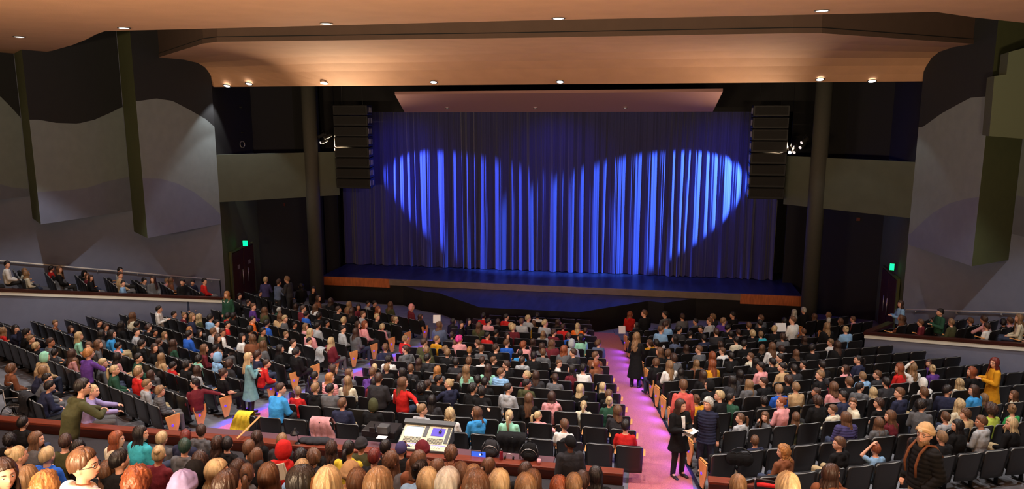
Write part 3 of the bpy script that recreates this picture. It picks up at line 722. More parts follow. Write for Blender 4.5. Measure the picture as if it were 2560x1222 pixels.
def top_mesh(j, kind, name, w=1.0, voxel=.013, long=False):
    mb = MB(); inf = dict(tee=.012, sweater=.018, hoodie=.026, jacket=.036, puffer=.044, vest=.040, plain=.014)[kind]
    R_ = torso_rings(j['hip'], j['chest'], j['neck'], inf, w); N = np.array(j['neck'])
    mb.loft(R_)
    for s in (-1, 1):
        a = [np.array(q) for q in j['arm', s]]
        if kind == 'tee': e = a[0]+(a[1]-a[0])*.62; mb.cone(a[0], e, .058*w, .058*w)
        elif kind == 'vest': mb.cone(a[0], a[0]+(a[1]-a[0])*.12, .060, .060)
        else: mb.cone(a[0], a[1], (.046+inf)*w, (.038+inf*.8)*w); mb.cone(a[1], a[1]+(a[2]-a[1])*.95, (.038+inf*.8)*w, (.026+inf*.7)*w)
    if kind in ('hoodie',):
        for k in range(-4, 5): an = k*.33; p = N+np.array([.082*math.sin(an), -.078*math.cos(an)-.005, -.015+.022*abs(math.cos(an))]); mb.ell(p, (.036, .040, .034), 8, 6)
        mb.ell(N+(0, -.105, -.055), (.075, .040, .075), 12, 8)
    if kind in ('jacket', 'puffer', 'vest', 'sweater', 'plain'):
        mb.tube([N+(.064*math.cos(k*.5236), .058*math.sin(k*.5236)-.008, .012) for k in range(13)], .016, 6)
    if long:   # skirted hem of a standing coat, cardigan or dress
        h = np.array(j['hip']); an = np.arange(20)*2*np.pi/20; fl = min(long, 1.25)
        rg = [np.stack([h[0]+(a+inf)*w*np.cos(an), h[1]+(b+inf)*w*np.sin(an), np.full(20, z)], 1) for a, b, z in ((.15, .11, h[2]+.10), (.165, .12, h[2]-.02), (.165+.06*fl, .13+.05*fl, h[2]-.30*long), (.16+.06*fl, .125+.05*fl, h[2]-.31*long))]
        mb.loft(rg)
    return remesh(mb, name, voxel, [CLOTH['gy']], 4, (.062, .011) if kind in ('puffer', 'vest') else None)
def pants_mesh(j, name, skirt=False):
    mb = MB(); mb.ell(np.array(j['hip'])+(0, 0, .02), (.165, .128, .12))
    for s in (-1, 1): L = j['leg', s]; mb.cone(L[0], L[1], .094, .068); mb.cone(L[1], np.array(L[1])+(np.array(L[2])-np.array(L[1]))*.95, .066, .056)
    return remesh(mb, name, .014, [PANTS[0]], 3)
def shoes_mesh(j, name):
    mb = MB()
    for s in (-1, 1): L = [np.array(q) for q in j['leg', s]]; mb.cone(L[2]+(0, -.02, -.035), L[3]+(0, .04, 0), .046, .038); mb.cone(L[2]+(0, 0, .03), L[2], .045, .046)
    return remesh(mb, name, .011, [SHOE], 2)
# hair, in the head's frame (origin at the head centre, face towards +Y)
def hair_mesh(style, seed=0):
    rng = np.random.RandomState(seed); nA, nC = 56, 15
    az = np.linspace(-np.pi, np.pi, nA, endpoint=False)+np.pi/2    # angle from +X ; front at pi/2
    fr = np.abs(((az-np.pi/2+np.pi) % (2*np.pi))-np.pi)            # 0 front .. pi back
    deg = np.degrees(fr)
    def prof(f, s, b, fw=45, sw=75): return np.interp(deg, [0, fw, sw, 110, 180], [f, f+4, s, (s+b)/2, b])
    th, curl, drape = .016, 0, None
    rim = prof(62, 92, 120)
    if style == 's': rim = prof(56, 84, 119, 40, 70); th = .021
    elif style == 'c': rim = prof(60, 98, 122); th = .026; curl = .012
    elif style == 'f': rim = prof(62, 102, 128); th = .055; curl = .016
    elif style == 'b': rim = prof(58, 106, 118, 42, 66); th = .020; drape = (.13, .020)
    elif style in 'lw': rim = prof(58, 108, 118, 42, 66); th = .019; drape = (.31, .035); curl = .010 if style == 'w' else 0
    elif style in 'pu': rim = prof(60, 92, 116); th = .010
    elif style == 'z': rim = prof(60, 100, 120); th = .024; drape = (.10, .02); curl = .012
    elif style == 'h': rim = prof(52, 142, 150, 40, 60); th = .034
    elif style == 'k': rim = prof(66, 86, 96); th = .024
    elif style == 'a': rim = prof(70, 88, 104); th = .016
    elif style == 'q': rim = prof(52, 150, 158, 38, 55); th = .018; drape = None
    ph = rng.uniform(0, 6.28, 6)
    def strand(a, v): return .0035*np.sin(a*17+ph[0]+v*2)+.0025*np.sin(a*29+ph[1]-v*1.4)+.002*np.sin(a*43+ph[2])
    rows = []
    for k in range(nC+1):
        v = k/nC; pol = np.radians(rim)*v; s_, c_ = np.sin(pol), np.cos(pol)
        ex = np.array([.074, .093, .116])+0
        x = s_*np.cos(az); y = s_*np.sin(az); z = c_
        back = np.clip(-np.sin(az), 0, 1)*s_; t = th*(1-(.86 if style in 'spu' else .35)*v**(3 if style in 'spu' else 4))+(strand(az*1.0, v) if style not in 'hkaq' else .002*np.sin(az*8))*min(1, v*3)
        if curl: t = t+curl*np.sin(az*9+v*11+ph[3])*np.sin(v*17+az*3+ph[4])*min(1, v*4)
        if style == 's': t = t+.010*np.exp(-(deg/50)**2)*np.exp(-((v-.8)/.35)**2)
        if style in 'hq': t = t+.006*np.sin(v*9)
        if style == 'k': t = t+(.010 if v > .78 else 0)
        rows.append(np.stack([x*(ex[0]+t), y*(ex[1]+t)-.006-.004*back, z*(ex[2]+t)+.002], 1))
    if drape:
        L, out = drape; nD = 10; base = rows[-1]
        w_ = np.clip((deg-46)/24, 0, 1)
        for k in range(1, nD+1):
            v = k/nD; dz = -L*v*w_*(1+.06*np.sin(az*5+ph[5])); o = out*v*w_+strand(az, v*3)*1.5*w_
            if curl: o = o+curl*np.sin(v*16+az*6+ph[3])*w_
            y = base[:, 1]+np.sin(az)*o*1.0
            y = np.where(np.sin(az) < 0, y-.030*np.minimum(1, v*L/.12)*w_, y*(1-.15*v))
            x = base[:, 0]*(1+.35*v*w_*(L > .2))+np.cos(az)*o*.6
            if v > .8: x = x*(1-.10*(v-.8)*5)
            rows.append(np.stack([x, y, base[:, 2]+dz], 1))
    end = rows[-1]; inn = end*np.array([.80, .80, 1])+np.array([0, 0, .004]); rows.append(inn)
    if drape:
        b2 = rows[nC]*np.array([.84, .84, 1]); rows.append(b2)
    rows.append(rows[nC]*np.array([.80, .80, .9])*1.0+np.array([0, 0, .01]))
    mb = MB(); mb.loft([r for r in rows], 0, cap=False)
    if style == 'p' or style == 'P':
        p = [(0, -.100, .035), (0, -.145, .045), (0, -.165, -.02), (.005, -.160, -.12), (.01, -.150, -.22), (.01, -.140, -.27)]
        mb.tube(p, [.018, .026, .034, .032, .022, .006], 12); mb.tube([(0, -.100, .036), (0, -.112, .040)], .024, 12, 1)
    if style == 'u': mb.ell((0, -.085, .085), (.042, .042, .036), 14, 10); mb.tube([(0, -.060, .062), (0, -.068, .070)], .034, 12, 1)
    if style == 'a':
        n = 14; V = []; 
        for r_, dz in ((.080, 0), (.145, -.018)):
            for i in range(n): a = math.pi/2-.95+1.9*i/(n-1); V.append((r_*.98*math.cos(a), r_*math.sin(a)+.012, .045+dz-.02*abs(math.cos(a))))
        V2 = [(x, y, z+.006) for x, y, z in V]; F = [(i, i+1, n+i+1, n+i) for i in range(n-1)]; mb.add(V+V2, F+[tuple(2*n+q for q in f)[::-1] for f in F]+[(n+i, n+i+1, 3*n+i+1, 3*n+i) for i in range(n-1)])
    me = mb.mesh('hair_'+style, [HAIR['b'], CLOTH['bk']], True); fixnormals(me); return me
def face_meshes():
    m = MB()
    for s in (-1, 1):
        m.ell((s*.029, .0785, .006), (.0125, .0075, .0065), 12, 8, 0); m.ell((s*.029, .0842, .006), (.0055, .0030, .0055), 10, 6, 1)
    e = m.mesh('eyes', [EYEW, EYED], True)
    m = MB()
    for s in (-1, 1): m.tube([(s*.046, .073, .026), (s*.032, .0875, .031), (s*.015, .091, .027)], [.002, .0038, .003], 6)
    b = m.mesh('eyebrows', [HAIR['d']], True)
    m = MB(); m.tube([(-.022, .075, -.061), (-.009, .0895, -.058), (0, .0915, -.0595), (.009, .0895, -.058), (.022, .075, -.061)], [.001, .0030, .0034, .0030, .001], 7)
    l = m.mesh('lips', [LIP], True)
    m = MB()
    for s in (-1, 1):
        m.tube([(s*.031+.021*math.cos(a), .0925-.004*abs(math.cos(a)), .005+.015*math.sin(a)) for a in np.linspace(0, 2*np.pi, 17)], .0022, 6)
        m.tube([(s*.052, .088, .008), (s*.079, .04, .008), (s*.080, -.01, .002)], .0022, 6)
    m.tube([(-.011, .094, .008), (.011, .094, .008)], .0022, 6)
    g = m.mesh('glasses', [M['blackp']], True)
    return e, b, l, g
EYES, BROWS, LIPS, GLASSES = face_meshes()
_cache = {}
def cached(key, fn):
    if key not in _cache: _cache[key] = fn()
    return _cache[key]
HYAW = [-60, -30, 0, 30, 60]
def get_hair(style, v=0): return cached(('hair', style, v), lambda: hair_mesh(style, v*7+3))
def head_off(pose, arms, lean, rz, s):
    h = cached(('J', pose, arms, lean), lambda: J(pose, arms, lean))['head']
    return mx(rz) @ (np.array(h)*s)
def setm(o, m, i=0):
    o.material_slots[i].link = 'OBJECT'; o.material_slots[i].material = m
def make_person(loc, rz, s, pose, arms, hy, style, hc, kind, cc, skin='p', pants=0, detail=1, w=1.0, lean=0, label=None, group=None, long=False, glasses=False, name='person', zs=1.0, hi=False):
    j = cached(('J', pose, arms, lean), lambda: J(pose, arms, lean)); hy = min(HYAW, key=lambda q: abs(q-hy)) if not hi else hy
    bm_ = cached(('body', pose, arms, lean, hy, w, hi), lambda: body_mesh(j, R(hy), 'body', .0055 if hi else .0095, w))
    o = obj(name, bm_); o.location = loc; o.rotation_euler = (0, 0, rz); o.scale = (s, s, s*zs); setm(o, SKIN[skin])
    if group: o['group'] = group
    tag(o, label, 'person')
    nm = dict(tee='t_shirt', sweater='sweater', hoodie='hoodie', jacket='jacket', puffer='puffer_jacket', vest='vest', plain='shirt')[kind]
    t = obj(nm, cached(('top', kind, pose, arms, lean, w, long), lambda: top_mesh(j, kind, nm, w, .011 if hi else .014, long)), o); setm(t, CLOTH[cc] if isinstance(cc, str) else cc)
    if detail > 0:
        p = obj('trousers', cached(('pants', pose), lambda: pants_mesh(J(pose), 'trousers')), o); setm(p, PANTS[pants])
        obj('shoes', cached(('shoes', pose), lambda: shoes_mesh(J(pose), 'shoes')), o)
    H = Vector(j['head'])
    hn = {'h': 'hood', 'k': 'knit_hat', 'a': 'cap', 'q': 'headscarf'}.get(style, 'hair')
    h = obj(hn, get_hair(style, hash((round(loc[0]*10), round(loc[1]*10))) % 2 if style in 'slwc' else 0), o); h.location = H; h.rotation_euler = (0, 0, R(hy)); h.scale = (HS,)*3
    hm = CLOTH[hc] if hc in CLOTH else HAIR[hc]; setm(h, hm)
    if style in 'hk' or style == 'a': pass
    if detail > 1:
        for nm_, me in (('eyes', EYES), ('eyebrows', BROWS), ('lips', LIPS))+((('glasses', GLASSES),) if glasses else ()):
            q = obj(nm_, me, o); q.location = H; q.rotation_euler = (0, 0, R(hy)); q.scale = (HS,)*3
    return o
# ------------------------------------------------------------------ the audience, one entry per person: head x,y in the photo, hair, top, facing, extras
DATA = {}
DATA['left'] = """10,827,lt,Hrd,r;39,822,bk,Jnv,R,w;67,832,sk,Jbk,r;22,844,by,Jbk,f;42,845,cy,Jbk,f;78,848,st,Jbk,R;140,810,st,Jbr,R,cg;172,822,ld,Snv,R;127,855,sd,Hgy,R,m
198,840,by,Tmt,R;222,864,lb,Sgy,B;246,860,lb,Sgy,R;250,807,sk,Jbk,R;267,818,cd,Sgy,R;305,813,bk,Jbk,r;333,790,lb,Scr,r;344,812,sk,Jbk,f;425,783,sk,Hch,f;344,830,sk,Jlg,R
256,835,bk,Hgy,f;277,834,bk,Jsk,R;120,874,sk,Jch,f;113,893,h:mt,Jtn,f,n;173,907,lb,Tmr,B,x;187,887,ld,Sdp,r;258,908,sy,Jgy,R;287,925,py,Jgn,R;294,892,lk,Sdp,r;373,820,cd,Jbk,f
389,832,sk,Jbk,R,m;413,838,lt,Sgy,R;355,858,sk,Sbk,r;388,869,ld,Jbk,Q;404,893,lt,Jtn,f;352,897,sk,Jgn,R;398,855,sd,Jch,r;295,864,sk,Spk,r;347,925,cy,Jbk,r;8,912,cb,Jbr,f;109,925,lt,Jnv,r,n
119,946,sk,Jgy,R,n;125,965,sk,Jnv,r,n;347,932,st,Hrd,r;368,960,st,Hlg,R,g;401,977,ct,Pgy,R;377,935,ld,Jch,r;430,914,sk,Jrd,r;467,912,ck,Jbk,f;485,922,ld,Hlg,r;523,917,lb,Sgy,R;559,932,ud,Tbk,r
494,960,sk,Smr,P,b;574,910,cd,Jch,f;545,893,h:lb,Hlb,r;695,918,sd,Hrd,R,n;462,789,st,Hmr,R;477,791,bt,Jnv,R
499,793,ly,Jol,r;530,795,sk,Hlb,f;544,808,sk,Jwh,R;462,821,lo,Twh,R;473,836,sk,Jbl,f;489,829,lk,Jbk,R;585,790,sk,Jbk,r,d;571,790,ck,Hrd,r;610,793,sk,Tog,R;558,831,sd,Twh,R,m;535,829,sb,Tlg,r,u
555,848,ld,Jbk,R;630,803,sk,Jbk,R;635,767,sb,Spp,R;663,776,lb,Sol,r;699,775,sw,Jgn,f;700,791,lb,Stn,l;714,797,sy,Jgy,R;737,812,sk,Jbk,R,m;760,815,lt,Spk,R;777,831,by,Spk,f;767,807,sk,Jlg,r,u;767,786,sk,Jbl,r,n
759,772,sd,Smr,f;738,766,bd,Jbk,f;789,768,lb,Swh,f;799,789,sk,Jbk,f,d;815,808,sk,Jch,R,m;669,808,sk,Jbl,f;704,834,st,Jch,R;659,829,sk,Jol,R,m;607,843,lk,Swh,R;630,846,lb,Jbr,L;660,862,lb,Sgy,r;627,824,ck,Jbk,f
512,871,lb,Smr,R;539,872,sk,Spk,f;702,872,lk,Jbk,R;735,858,sd,Twh,R;767,851,sk,Twh,R;749,881,ck,Jbk,f;482,895,ck,Jmt,r;645,886,sd,Tnv,r;437,859,ld,Sgn,r;834,754,bd,Jbk,f;797,746,ld,Jbr,R;847,774,sd,Jbk,f
897,768,bk,Smr,B,m;874,761,lt,Jbr,f;881,777,ld,Jbk,r;921,759,sk,Slg,R,n;937,759,sk,Jbk,R;946,774,lr,Jbk,R;977,762,lb,Sol,r;1030,769,h:pk,Hmr,R;909,786,sb,Hlg,R;944,793,sy,Jbk,R;861,801,sy,Jbk,r;879,803,br,Spk,R
896,812,ld,Spk,R;891,829,ld,Sgy,f;859,823,sk,Hlg,R;957,817,cy,Spk,f,n;987,799,sy,Jbk,f,n;1010,803,cb,Jol,f;830,853,ly,Smr,f;1052,792,ld,Jbk,f;600,740,sk,Hch,R,c;635,735,sk,Jbk,R;620,756,sd,Jbk,f;752,716,lk,Tbk,L;772,722,lk,Tbk,B;570,812,sk,Hrd,R"""
DATA['centre'] = """702,972,sd,Jsk,R,n;744,978,st,Trd,f;771,968,sk,Jgy,r;789,970,st,Hbk,r;787,940,pk,Jch,r;1014,848,ct,Srd,R;964,869,sb,Hnv,f;1014,873,sd,Hgy,L;1061,856,sd,Jol,f;1066,874,st,Jol,f;1094,849,st,Hmu,R;1147,858,sb,Jbk,f;1149,848,cm,Spk,r;1114,873,st,Sbk,f;1119,881,st,Jbk,f;1189,858,sb,Hbk,L
1204,872,sb,Hgy,f;1174,876,so,Jbk,f;1099,813,lb,Jsb,r;1116,803,lk,Jbk,R;1154,811,lk,Jbk,B;1173,804,lk,Jbk,B;1197,814,lb,Sol,f;1209,790,sk,Hrd,f,n;1266,793,sk,Hrd,R;1222,804,sk,Spk,R;1219,839,sk,Srd,R;1249,849,sk,Jch,r
1269,840,bk,Jbk,B;1267,858,sb,Hbl,f,u;1278,814,sy,Jbk,f;972,898,ck,Jwh,r;1019,899,lk,Jwh,f;967,920,st,Jbk,f;1069,894,sk,Hch,r;1117,902,ck,Jbk,f;1094,925,bo,Jgy,r;1167,902,sb,Jbk,f;1165,924,lt,Smt,f;1206,900,sd,Swh,f
1234,901,sb,Jbk,R;1220,921,ld,Tmt,f;1271,912,sd,Jbk,L;1304,804,sb,Jlg,f;1321,796,sy,Slg,R;1344,789,ck,Jwh,f,n;1334,808,lb,Jmu,f;1363,808,sy,Slg,R;1396,806,ld,Jbk,R;1418,818,sd,Jrd,f;1444,816,ly,Jog,f;1464,827,sd,Tla,f
1284,819,cy,Smr,f;1358,835,wt,Slg,f;1309,862,cr,Spk,f;1421,839,sb,Hbl,l;1451,844,lk,Tmt,L;1424,858,h:lg,Hlg,f;1411,874,wr,Sgy,f;1496,858,cb,Bsb,r;1356,866,ld,Sgy,f;1301,883,sk,Hsk,f;1358,881,sb,Hgy,f;1429,882,sd,Hch,L
1489,889,sb,Jbr,R;1306,901,sd,Hlg,f;1398,909,sb,Swh,B,g;1484,909,lr,Jbr,L;1458,919,sk,Twh,f;1437,923,lk,Smr,L;833,922,ld,Jbk,R;825,943,lo,Ppk,R;866,933,lb,Jgy,R;869,951,lt,Scr,f;931,930,sb,Hpp,f,n;936,955,lk,Smr,f
966,921,sy,Jbk,f;1005,931,lk,Jbk,L;1027,921,sb,Hch,f;1016,957,lb,Srd,R,b;1000,970,wk,Swh,f;1070,968,cd,Htn,R,m;1053,970,fk,Jbk,f;1097,948,sk,Jbk,R,m;1122,959,uy,Hnv,L,x;1183,970,ck,Jbk,R,b;853,1009,sb,Jnv,f;933,1013,h:ol,Jbk,f
1056,1024,st,Hlg,R;1125,1034,zy,Swh,f;1183,1031,lb,Hsk,L,c;1194,949,sk,Jbk,f;1253,932,sb,Plb,R;1317,937,py,Smr,L;1373,943,sd,Jgy,f;1322,960,sk,Hol,R,m;1269,971,sk,Hlg,R;1209,954,sk,Jbk,f;1447,972,by,Sbk,f
1330,996,lb,Sbk,f;1380,991,bd,Hpk,f,c;1506,978,by,Sbk,f;1522,985,cb,Jbk,f;1523,1003,uy,Sgn,f,c;1459,1012,py,Scr,f;1544,1026,bb,Sch,f;1273,1039,py,Smt,f;1345,1039,py,Hpk,r,b;1411,1062,sb,Twh,f;1564,1063,sk,Trd,f
1199,978,ck,Jbk,f;1340,938,ld,Jch,f;1290,886,sk,Jbk,f;1375,858,lb,Jmr,r;1240,870,sd,Jbk,r;1140,905,sk,Jch,f;1047,905,ld,Jbk,f;1330,858,ld,Spk,r;1385,832,sd,Smr,R;1245,805,ld,Jbk,f;1130,838,sd,Jch,f;985,948,sd,Jch,f;1155,950,ld,Jch,r
1080,1000,lk,Jch,f"""
DATA['right'] = """1591,813,bk,Jbk,L;1666,811,cd,Jlb,R;1653,824,sb,Jlb,R;1698,824,sk,Hch,R;1623,858,cb,Smu,L,c;1686,848,bk,Jsb,L;1648,879,lb,Jbk,L;1665,884,cb,Jbk,f;1684,894,cd,Jgy,f;1674,912,lt,Swh,f;1725,791,sd,Jgy,f,n;1738,804,sk,Hgy,L
1746,823,sk,Jbk,B,m;1781,793,ct,Jch,L;1773,803,sb,Hlg,L;1808,803,st,Tpp,R,n;1831,788,sk,Jbk,L;1871,814,sb,Jbk,f;1901,796,sb,Sgy,L;1763,845,sk,Jnv,f,n;1826,836,sk,Jbk,f;1845,832,sd,Tog,f;1881,834,cy,Jbk,f;1901,836,st,Jtq,f
1936,823,sy,Jbk,f;1985,781,lg,Jbk,f;2008,776,sg,Jbk,f;2022,798,sb,Twh,L,c;2035,791,lb,Jbk,L;2070,788,lt,Jbk,L;2100,803,lb,Jbk,L;2071,802,sg,Jbk,f;2131,798,sb,Spk,L;2066,816,lt,Jbk,l,c;2113,824,uy,Tlb,f,n;1956,842,cd,Jgy,f
2008,829,sb,Jch,f;2010,848,ld,Jbk,f;1930,866,lb,Swh,f;1953,872,cd,Jlg,f;1990,883,lb,Jbk,f;2075,856,st,Twh,L;2091,862,ld,Jbk,l;1746,874,sb,Sgy,L;1800,862,cd,Jbk,f;1840,850,sk,Hcr,f;1781,889,lr,Jbk,f;1803,878,sb,Swh,L
1741,909,lt,Jbr,f;1780,909,lr,Smu,f;1825,889,sk,Jbk,f;1876,891,sb,Scr,L;1896,904,lk,Jbk,l;1901,916,sk,Spk,L,m;1950,894,sk,Htn,L;1823,919,h:bk,Jbk,f;1985,921,sk,Jch,f;2114,922,ld,Spk,L;2055,912,sk,Jbk,f;2145,899,pk,Hnv,L
2248,920,lr,Srd,L;2281,917,wt,Swh,f,u;2321,907,ld,Spp,B;2331,922,uy,Spp,f;2429,929,lr,Jbk,L;1758,936,ld,Jbk,f;1773,962,h:bk,Jbk,L;1740,998,ub,Jmu,f;1798,990,sy,Jbk,L;1817,995,pk,Sgn,R,m;1790,1020,sb,Jbr,f;1872,960,lt,Hgy,f
1908,954,sd,Jbk,L;1947,974,st,Hbl,f;1955,918,sk,Stn,L;1859,1045,pb,Hlg,L;1920,1041,lb,Sgy,B,c;1909,1002,ck,Jbk,f;1979,1002,ur,Spk,L,c;1989,968,st,Stn,f;2007,936,sk,Tbk,L,c;1970,949,cd,Jbk,f;1990,1041,lb,Sol,f;2050,937,st,Jbk,L
2060,956,a:ch,Jmr,f;2084,966,bb,Tpk,f;2122,954,sb,Jbk,f;2160,940,st,Jlb,f;2193,936,sb,Jch,L;2209,955,sk,Jch,f;2152,967,sk,Hgy,R;2248,938,sb,Jch,f;2040,980,ud,Jbk,L,m;2043,1001,cd,Jbk,f;2108,991,sk,Jnv,L,m;2132,1008,sb,Jcr,B
2182,991,ly,Jgy,f;2196,1008,cd,Tbk,L;2248,983,sb,Hnv,L;2081,1023,sb,Hcr,L;2114,1043,bb,Pvt,f;2225,1039,lb,Smr,L;2197,1057,lb,Hgy,f;2309,980,sb,Hch,f;2310,957,h:wh,Hwh,f,n;2370,975,sk,Jnv,R;2399,957,wy,Scr,f
2434,976,bd,Jsk,L;2459,1001,lt,Jol,f;2399,1011,wy,Scr,f;2355,1008,ck,Sgy,R;2533,996,lb,Scr,L;2526,1022,ut,Tgr,f;2477,1023,fd,Tlm,f;2411,1036,cb,Jtn,L;2363,1043,sb,Tlg,f;2409,1061,lk,Jbk,L;2461,1053,sb,Hlg,L,m;2528,1058,ly,Jbk,L,c
2281,1108,ld,Jch,B,m;2097,1108,sb,Hbk,L;2188,1121,sr,Tlb,l,u;1887,1102,sb,Hnv,f;1958,1127,zo,Hbr,L;2354,1092,st,Jbk,f;1576,786,lr,Hrd,R;1610,784,sb,Jbk,L;1680,785,sk,Hgy,L;1640,905,cb,Jbk,f;1850,935,lk,Jch,f;1640,858,sk,Jbk,f
1725,835,sk,Jbk,f;1790,830,sd,Jch,f;1860,860,sk,Jbk,f;2030,870,sk,Jbk,f;1905,870,lb,Jbk,f;1700,930,lk,Jbk,f;1830,950,lk,Jch,f;1930,905,sk,Jbk,f;1820,820,sk,Jbk,r;1890,808,sk,Jbk,f;1960,803,sk,Jch,f;1715,870,ld,Jbk,f"""
DATA['left loge'] = """20,662,sk,Swh,R;28,686,lt,Scr,R;45,690,lt,Scr,r;110,672,sk,Jrd,r;125,698,st,Jgy,B;118,710,st,Jgy,B;195,680,h:bk,Jbk,R;178,700,lb,Jbk,R;228,695,ld,Jbk,R;215,705,lb,Smr,Q;302,677,sk,Hlg,R,n;304,690,sd,Jtn,R,n
310,712,sk,Tlb,Q;358,702,sk,Hgy,R;383,699,ld,Sgy,B;376,718,sk,Jbk,Q;425,699,lb,Jbr,f,n;413,704,st,Jpk,r;460,708,sk,Jbk,B;478,707,sk,Jnv,B,x;513,704,sk,Hrd,R,x"""
DATA['right loge'] = """2243,800,ld,Jbk,L;2254,795,lb,Sbr,L;2298,807,sb,Hmr,L;2333,807,sk,Smu,L;2368,808,st,Jol,f;2376,826,sb,Jgy,L;2429,808,sb,Jbk,f;2464,826,sd,Swh,f;2517,807,ck,Jbk,f;2547,795,lt,Scr,L;2545,823,sb,Twh,L;2520,824,sb,Spk,f"""
# back section: x,y,row (0 by the ledge .. 6 nearest), hair, top, facing, extras
FORE = """58,1056,0,sk,Jbk,f;25,1100,1,ck,Jbk,f;92,1097,2,lb,Jgy,R;164,1105,2,sd,Tol,f;196,1119,2,lk,Jbk,Q;45,1138,4,uy,Sgy,r;119,1139,3,sy,Jbl,f;211,1163,6,sb,Hwh,R,g;10,1184,6,bd,Jbk,Q;70,1194,5,bt,Jlg,f;115,1214,6,wo,Stn,f
293,1097,2,br,Jcr,R;352,1083,2,lk,Jtq,R;268,1176,4,bb,Jbk,f;344,1206,6,cr,Jbk,f;397,1136,3,uy,Smr,f;405,1096,1,sy,Jgy,f;503,1077,0,sd,Hgy,f;462,1117,2,sn,Hgy,f;464,1092,1,sa,Jnv,f;544,1107,1,wd,Jbk,f;568,1109,1,sk,Hbk,f
623,1119,2,sb,Jch,f;500,1150,3,cd,Jnv,f;487,1187,5,h:bk,Hbk,f;545,1178,5,ly,Jbk,R;595,1174,4,ld,Jgy,f;616,1186,4,pb,Jbk,f;672,1190,5,lb,Jbk,f;710,1124,2,h:rd,Hrd,f;705,1101,1,st,Jch,f;752,1142,2,wk,Jbk,f;784,1142,2,cb,Jch,f
755,1174,4,py,Jlb,f;758,1206,6,lk,Jch,R;459,1216,6,k:la,Jla,f;642,1092,0,wd,Jbk,f;828,1119,1,wd,Jbk,f;872,1122,2,pk,Syl,f;903,1111,1,k:ch,Jol,f;964,1119,1,sk,Jbk,f,w;936,1141,2,sa,Jbk,f;1003,1121,1,a:vt,Jbk,f;1056,1124,2,k:mr,Jbr,f
978,1153,3,wb,Jgy,f;1047,1150,3,bb,Jbr,f;1053,1175,4,uk,Jlb,f;1094,1174,3,sb,Jch,r;1128,1133,1,cb,Jbr,f;1153,1185,4,sb,Jgy,f;820,1211,6,ly,Jcr,f;876,1182,4,k:tn,Jtn,f;894,1203,5,lb,Jgy,f;948,1212,6,lt,Jgy,f;1069,1203,5,ly,Jpk,f
1183,1190,4,lt,Jol,f;1222,1168,3,pb,Jcr,f;1314,1176,2,sd,Jbk,f;1331,1201,4,lb,Jbk,f;1248,1209,5,ly,Jgy,f;1489,1186,2,lk,Jbk,f;1456,1204,3,sd,Jch,f;1434,1215,4,st,Jgy,f;1397,1218,4,lr,Jpk,f;1314,1219,5,lt,Jtn,f
1845,1214,3,lt,Jgy,f,c;1969,1218,5,ly,Jgy,f;2079,1184,2,ld,Jbr,R,c;640,1140,2,lb,Jbk,f;300,1150,4,sk,Jbk,f;1120,1214,6,sg,Jgy,f;570,1214,6,sd,Jbk,f;1190,1219,6,lb,Jbk,f"""
# ------------------------------------------------------------------ seating the audience
KIND = dict(H='hoodie', T='tee', S='sweater', J='jacket', P='puffer', V='vest', B='plain')
STYN = dict(s='short {} hair', c='curly {} hair', f='full curly {} hair', b='a {} bob', l='long straight {} hair', w='long wavy {} hair', p='a {} ponytail', u='a {} bun', z='a wavy {} bob')
KN = dict(H='hoodie', T='T-shirt', S='sweater', J='jacket', P='puffer jacket', V='vest', B='shirt')
FACE = dict(f=None, r=-40, R=-85, Q=-128, l=40, L=85, P=128, B=178)
FN = dict(f='', r='glancing right', R='facing right', Q='turned back to the right', l='glancing left', L='facing left', P='turned back to the left', B='facing the camera')
PEOPLE = []
def parse(block, txt, fore=False):
    for e in txt.replace('\n', ';').split(';'):
        q = e.strip().split(',')
        if len(q) < 5: continue
        x, y = float(q[0]), float(q[1]); q = q[2:]
        row = None
        if fore: row = int(q[0]); q = q[1:]
        hs = q[0]; st = hs[0]; hc = hs[2:] if ':' in hs else hs[1]
        kd = q[1][0]; cc = q[1][1:]; face = q[2]; ex = q[3] if len(q) > 3 else ''
        PEOPLE.append(dict(px=x, py=y, st=st, hc=hc, kd=kd, cc=cc, face=face, ex=ex, block=block, row=row))
for b in ('left', 'centre', 'right', 'left loge', 'right loge'): parse(b, DATA[b])
parse('back', FORE, True)
HN = 1.12   # usual height of a seated head above the floor
# candidates: every seat near the ray through the head
for s in SEATS:
    s['sx'], s['sy'], s['sd'] = proj((s['x'], s['y'], s['z']+HN))
cand = []
for i, p in enumerate(PEOPLE):
    if p['block'] == 'back': continue
    for k, s in enumerate(SEATS):
        sb = s['block']
        if p['block'] in ('left loge', 'right loge'):
            if sb != p['block']: continue
        elif 'loge' in sb or (sb == 'centre') != (p['block'] == 'centre'): continue
        elif ('left' in sb) != (p['block'] == 'left') : continue
        u = FPX/s['sd']; dx = (p['px']-s['sx'])/u; dy = (p['py']-s['sy'])/u; dy = dy*(1 if dy > 0 else 1.35)
        if abs(dx) < .75 and abs(dy) < .55: cand.append(((dx/.32)**2+(dy/.16)**2, i, k))
cand.sort()
for c, i, k in cand:
    if 'seat' in PEOPLE[i] or SEATS[k]['occ'] is not None: continue
    PEOPLE[i]['seat'] = k; SEATS[k]['occ'] = i
print('unseated', [(p['px'], p['py'], p['block']) for p in PEOPLE if 'seat' not in p and p['block'] != 'back'])
PEOPLE = [p for p in PEOPLE if 'seat' in p or 'loge' not in p['block']]
for s in SEATS: s['occ'] = None
for i, p in enumerate(PEOPLE):
    if 'seat' in p: SEATS[p['seat']]['occ'] = i
def fwd(rz): return np.array([-math.sin(rz), math.cos(rz), 0])
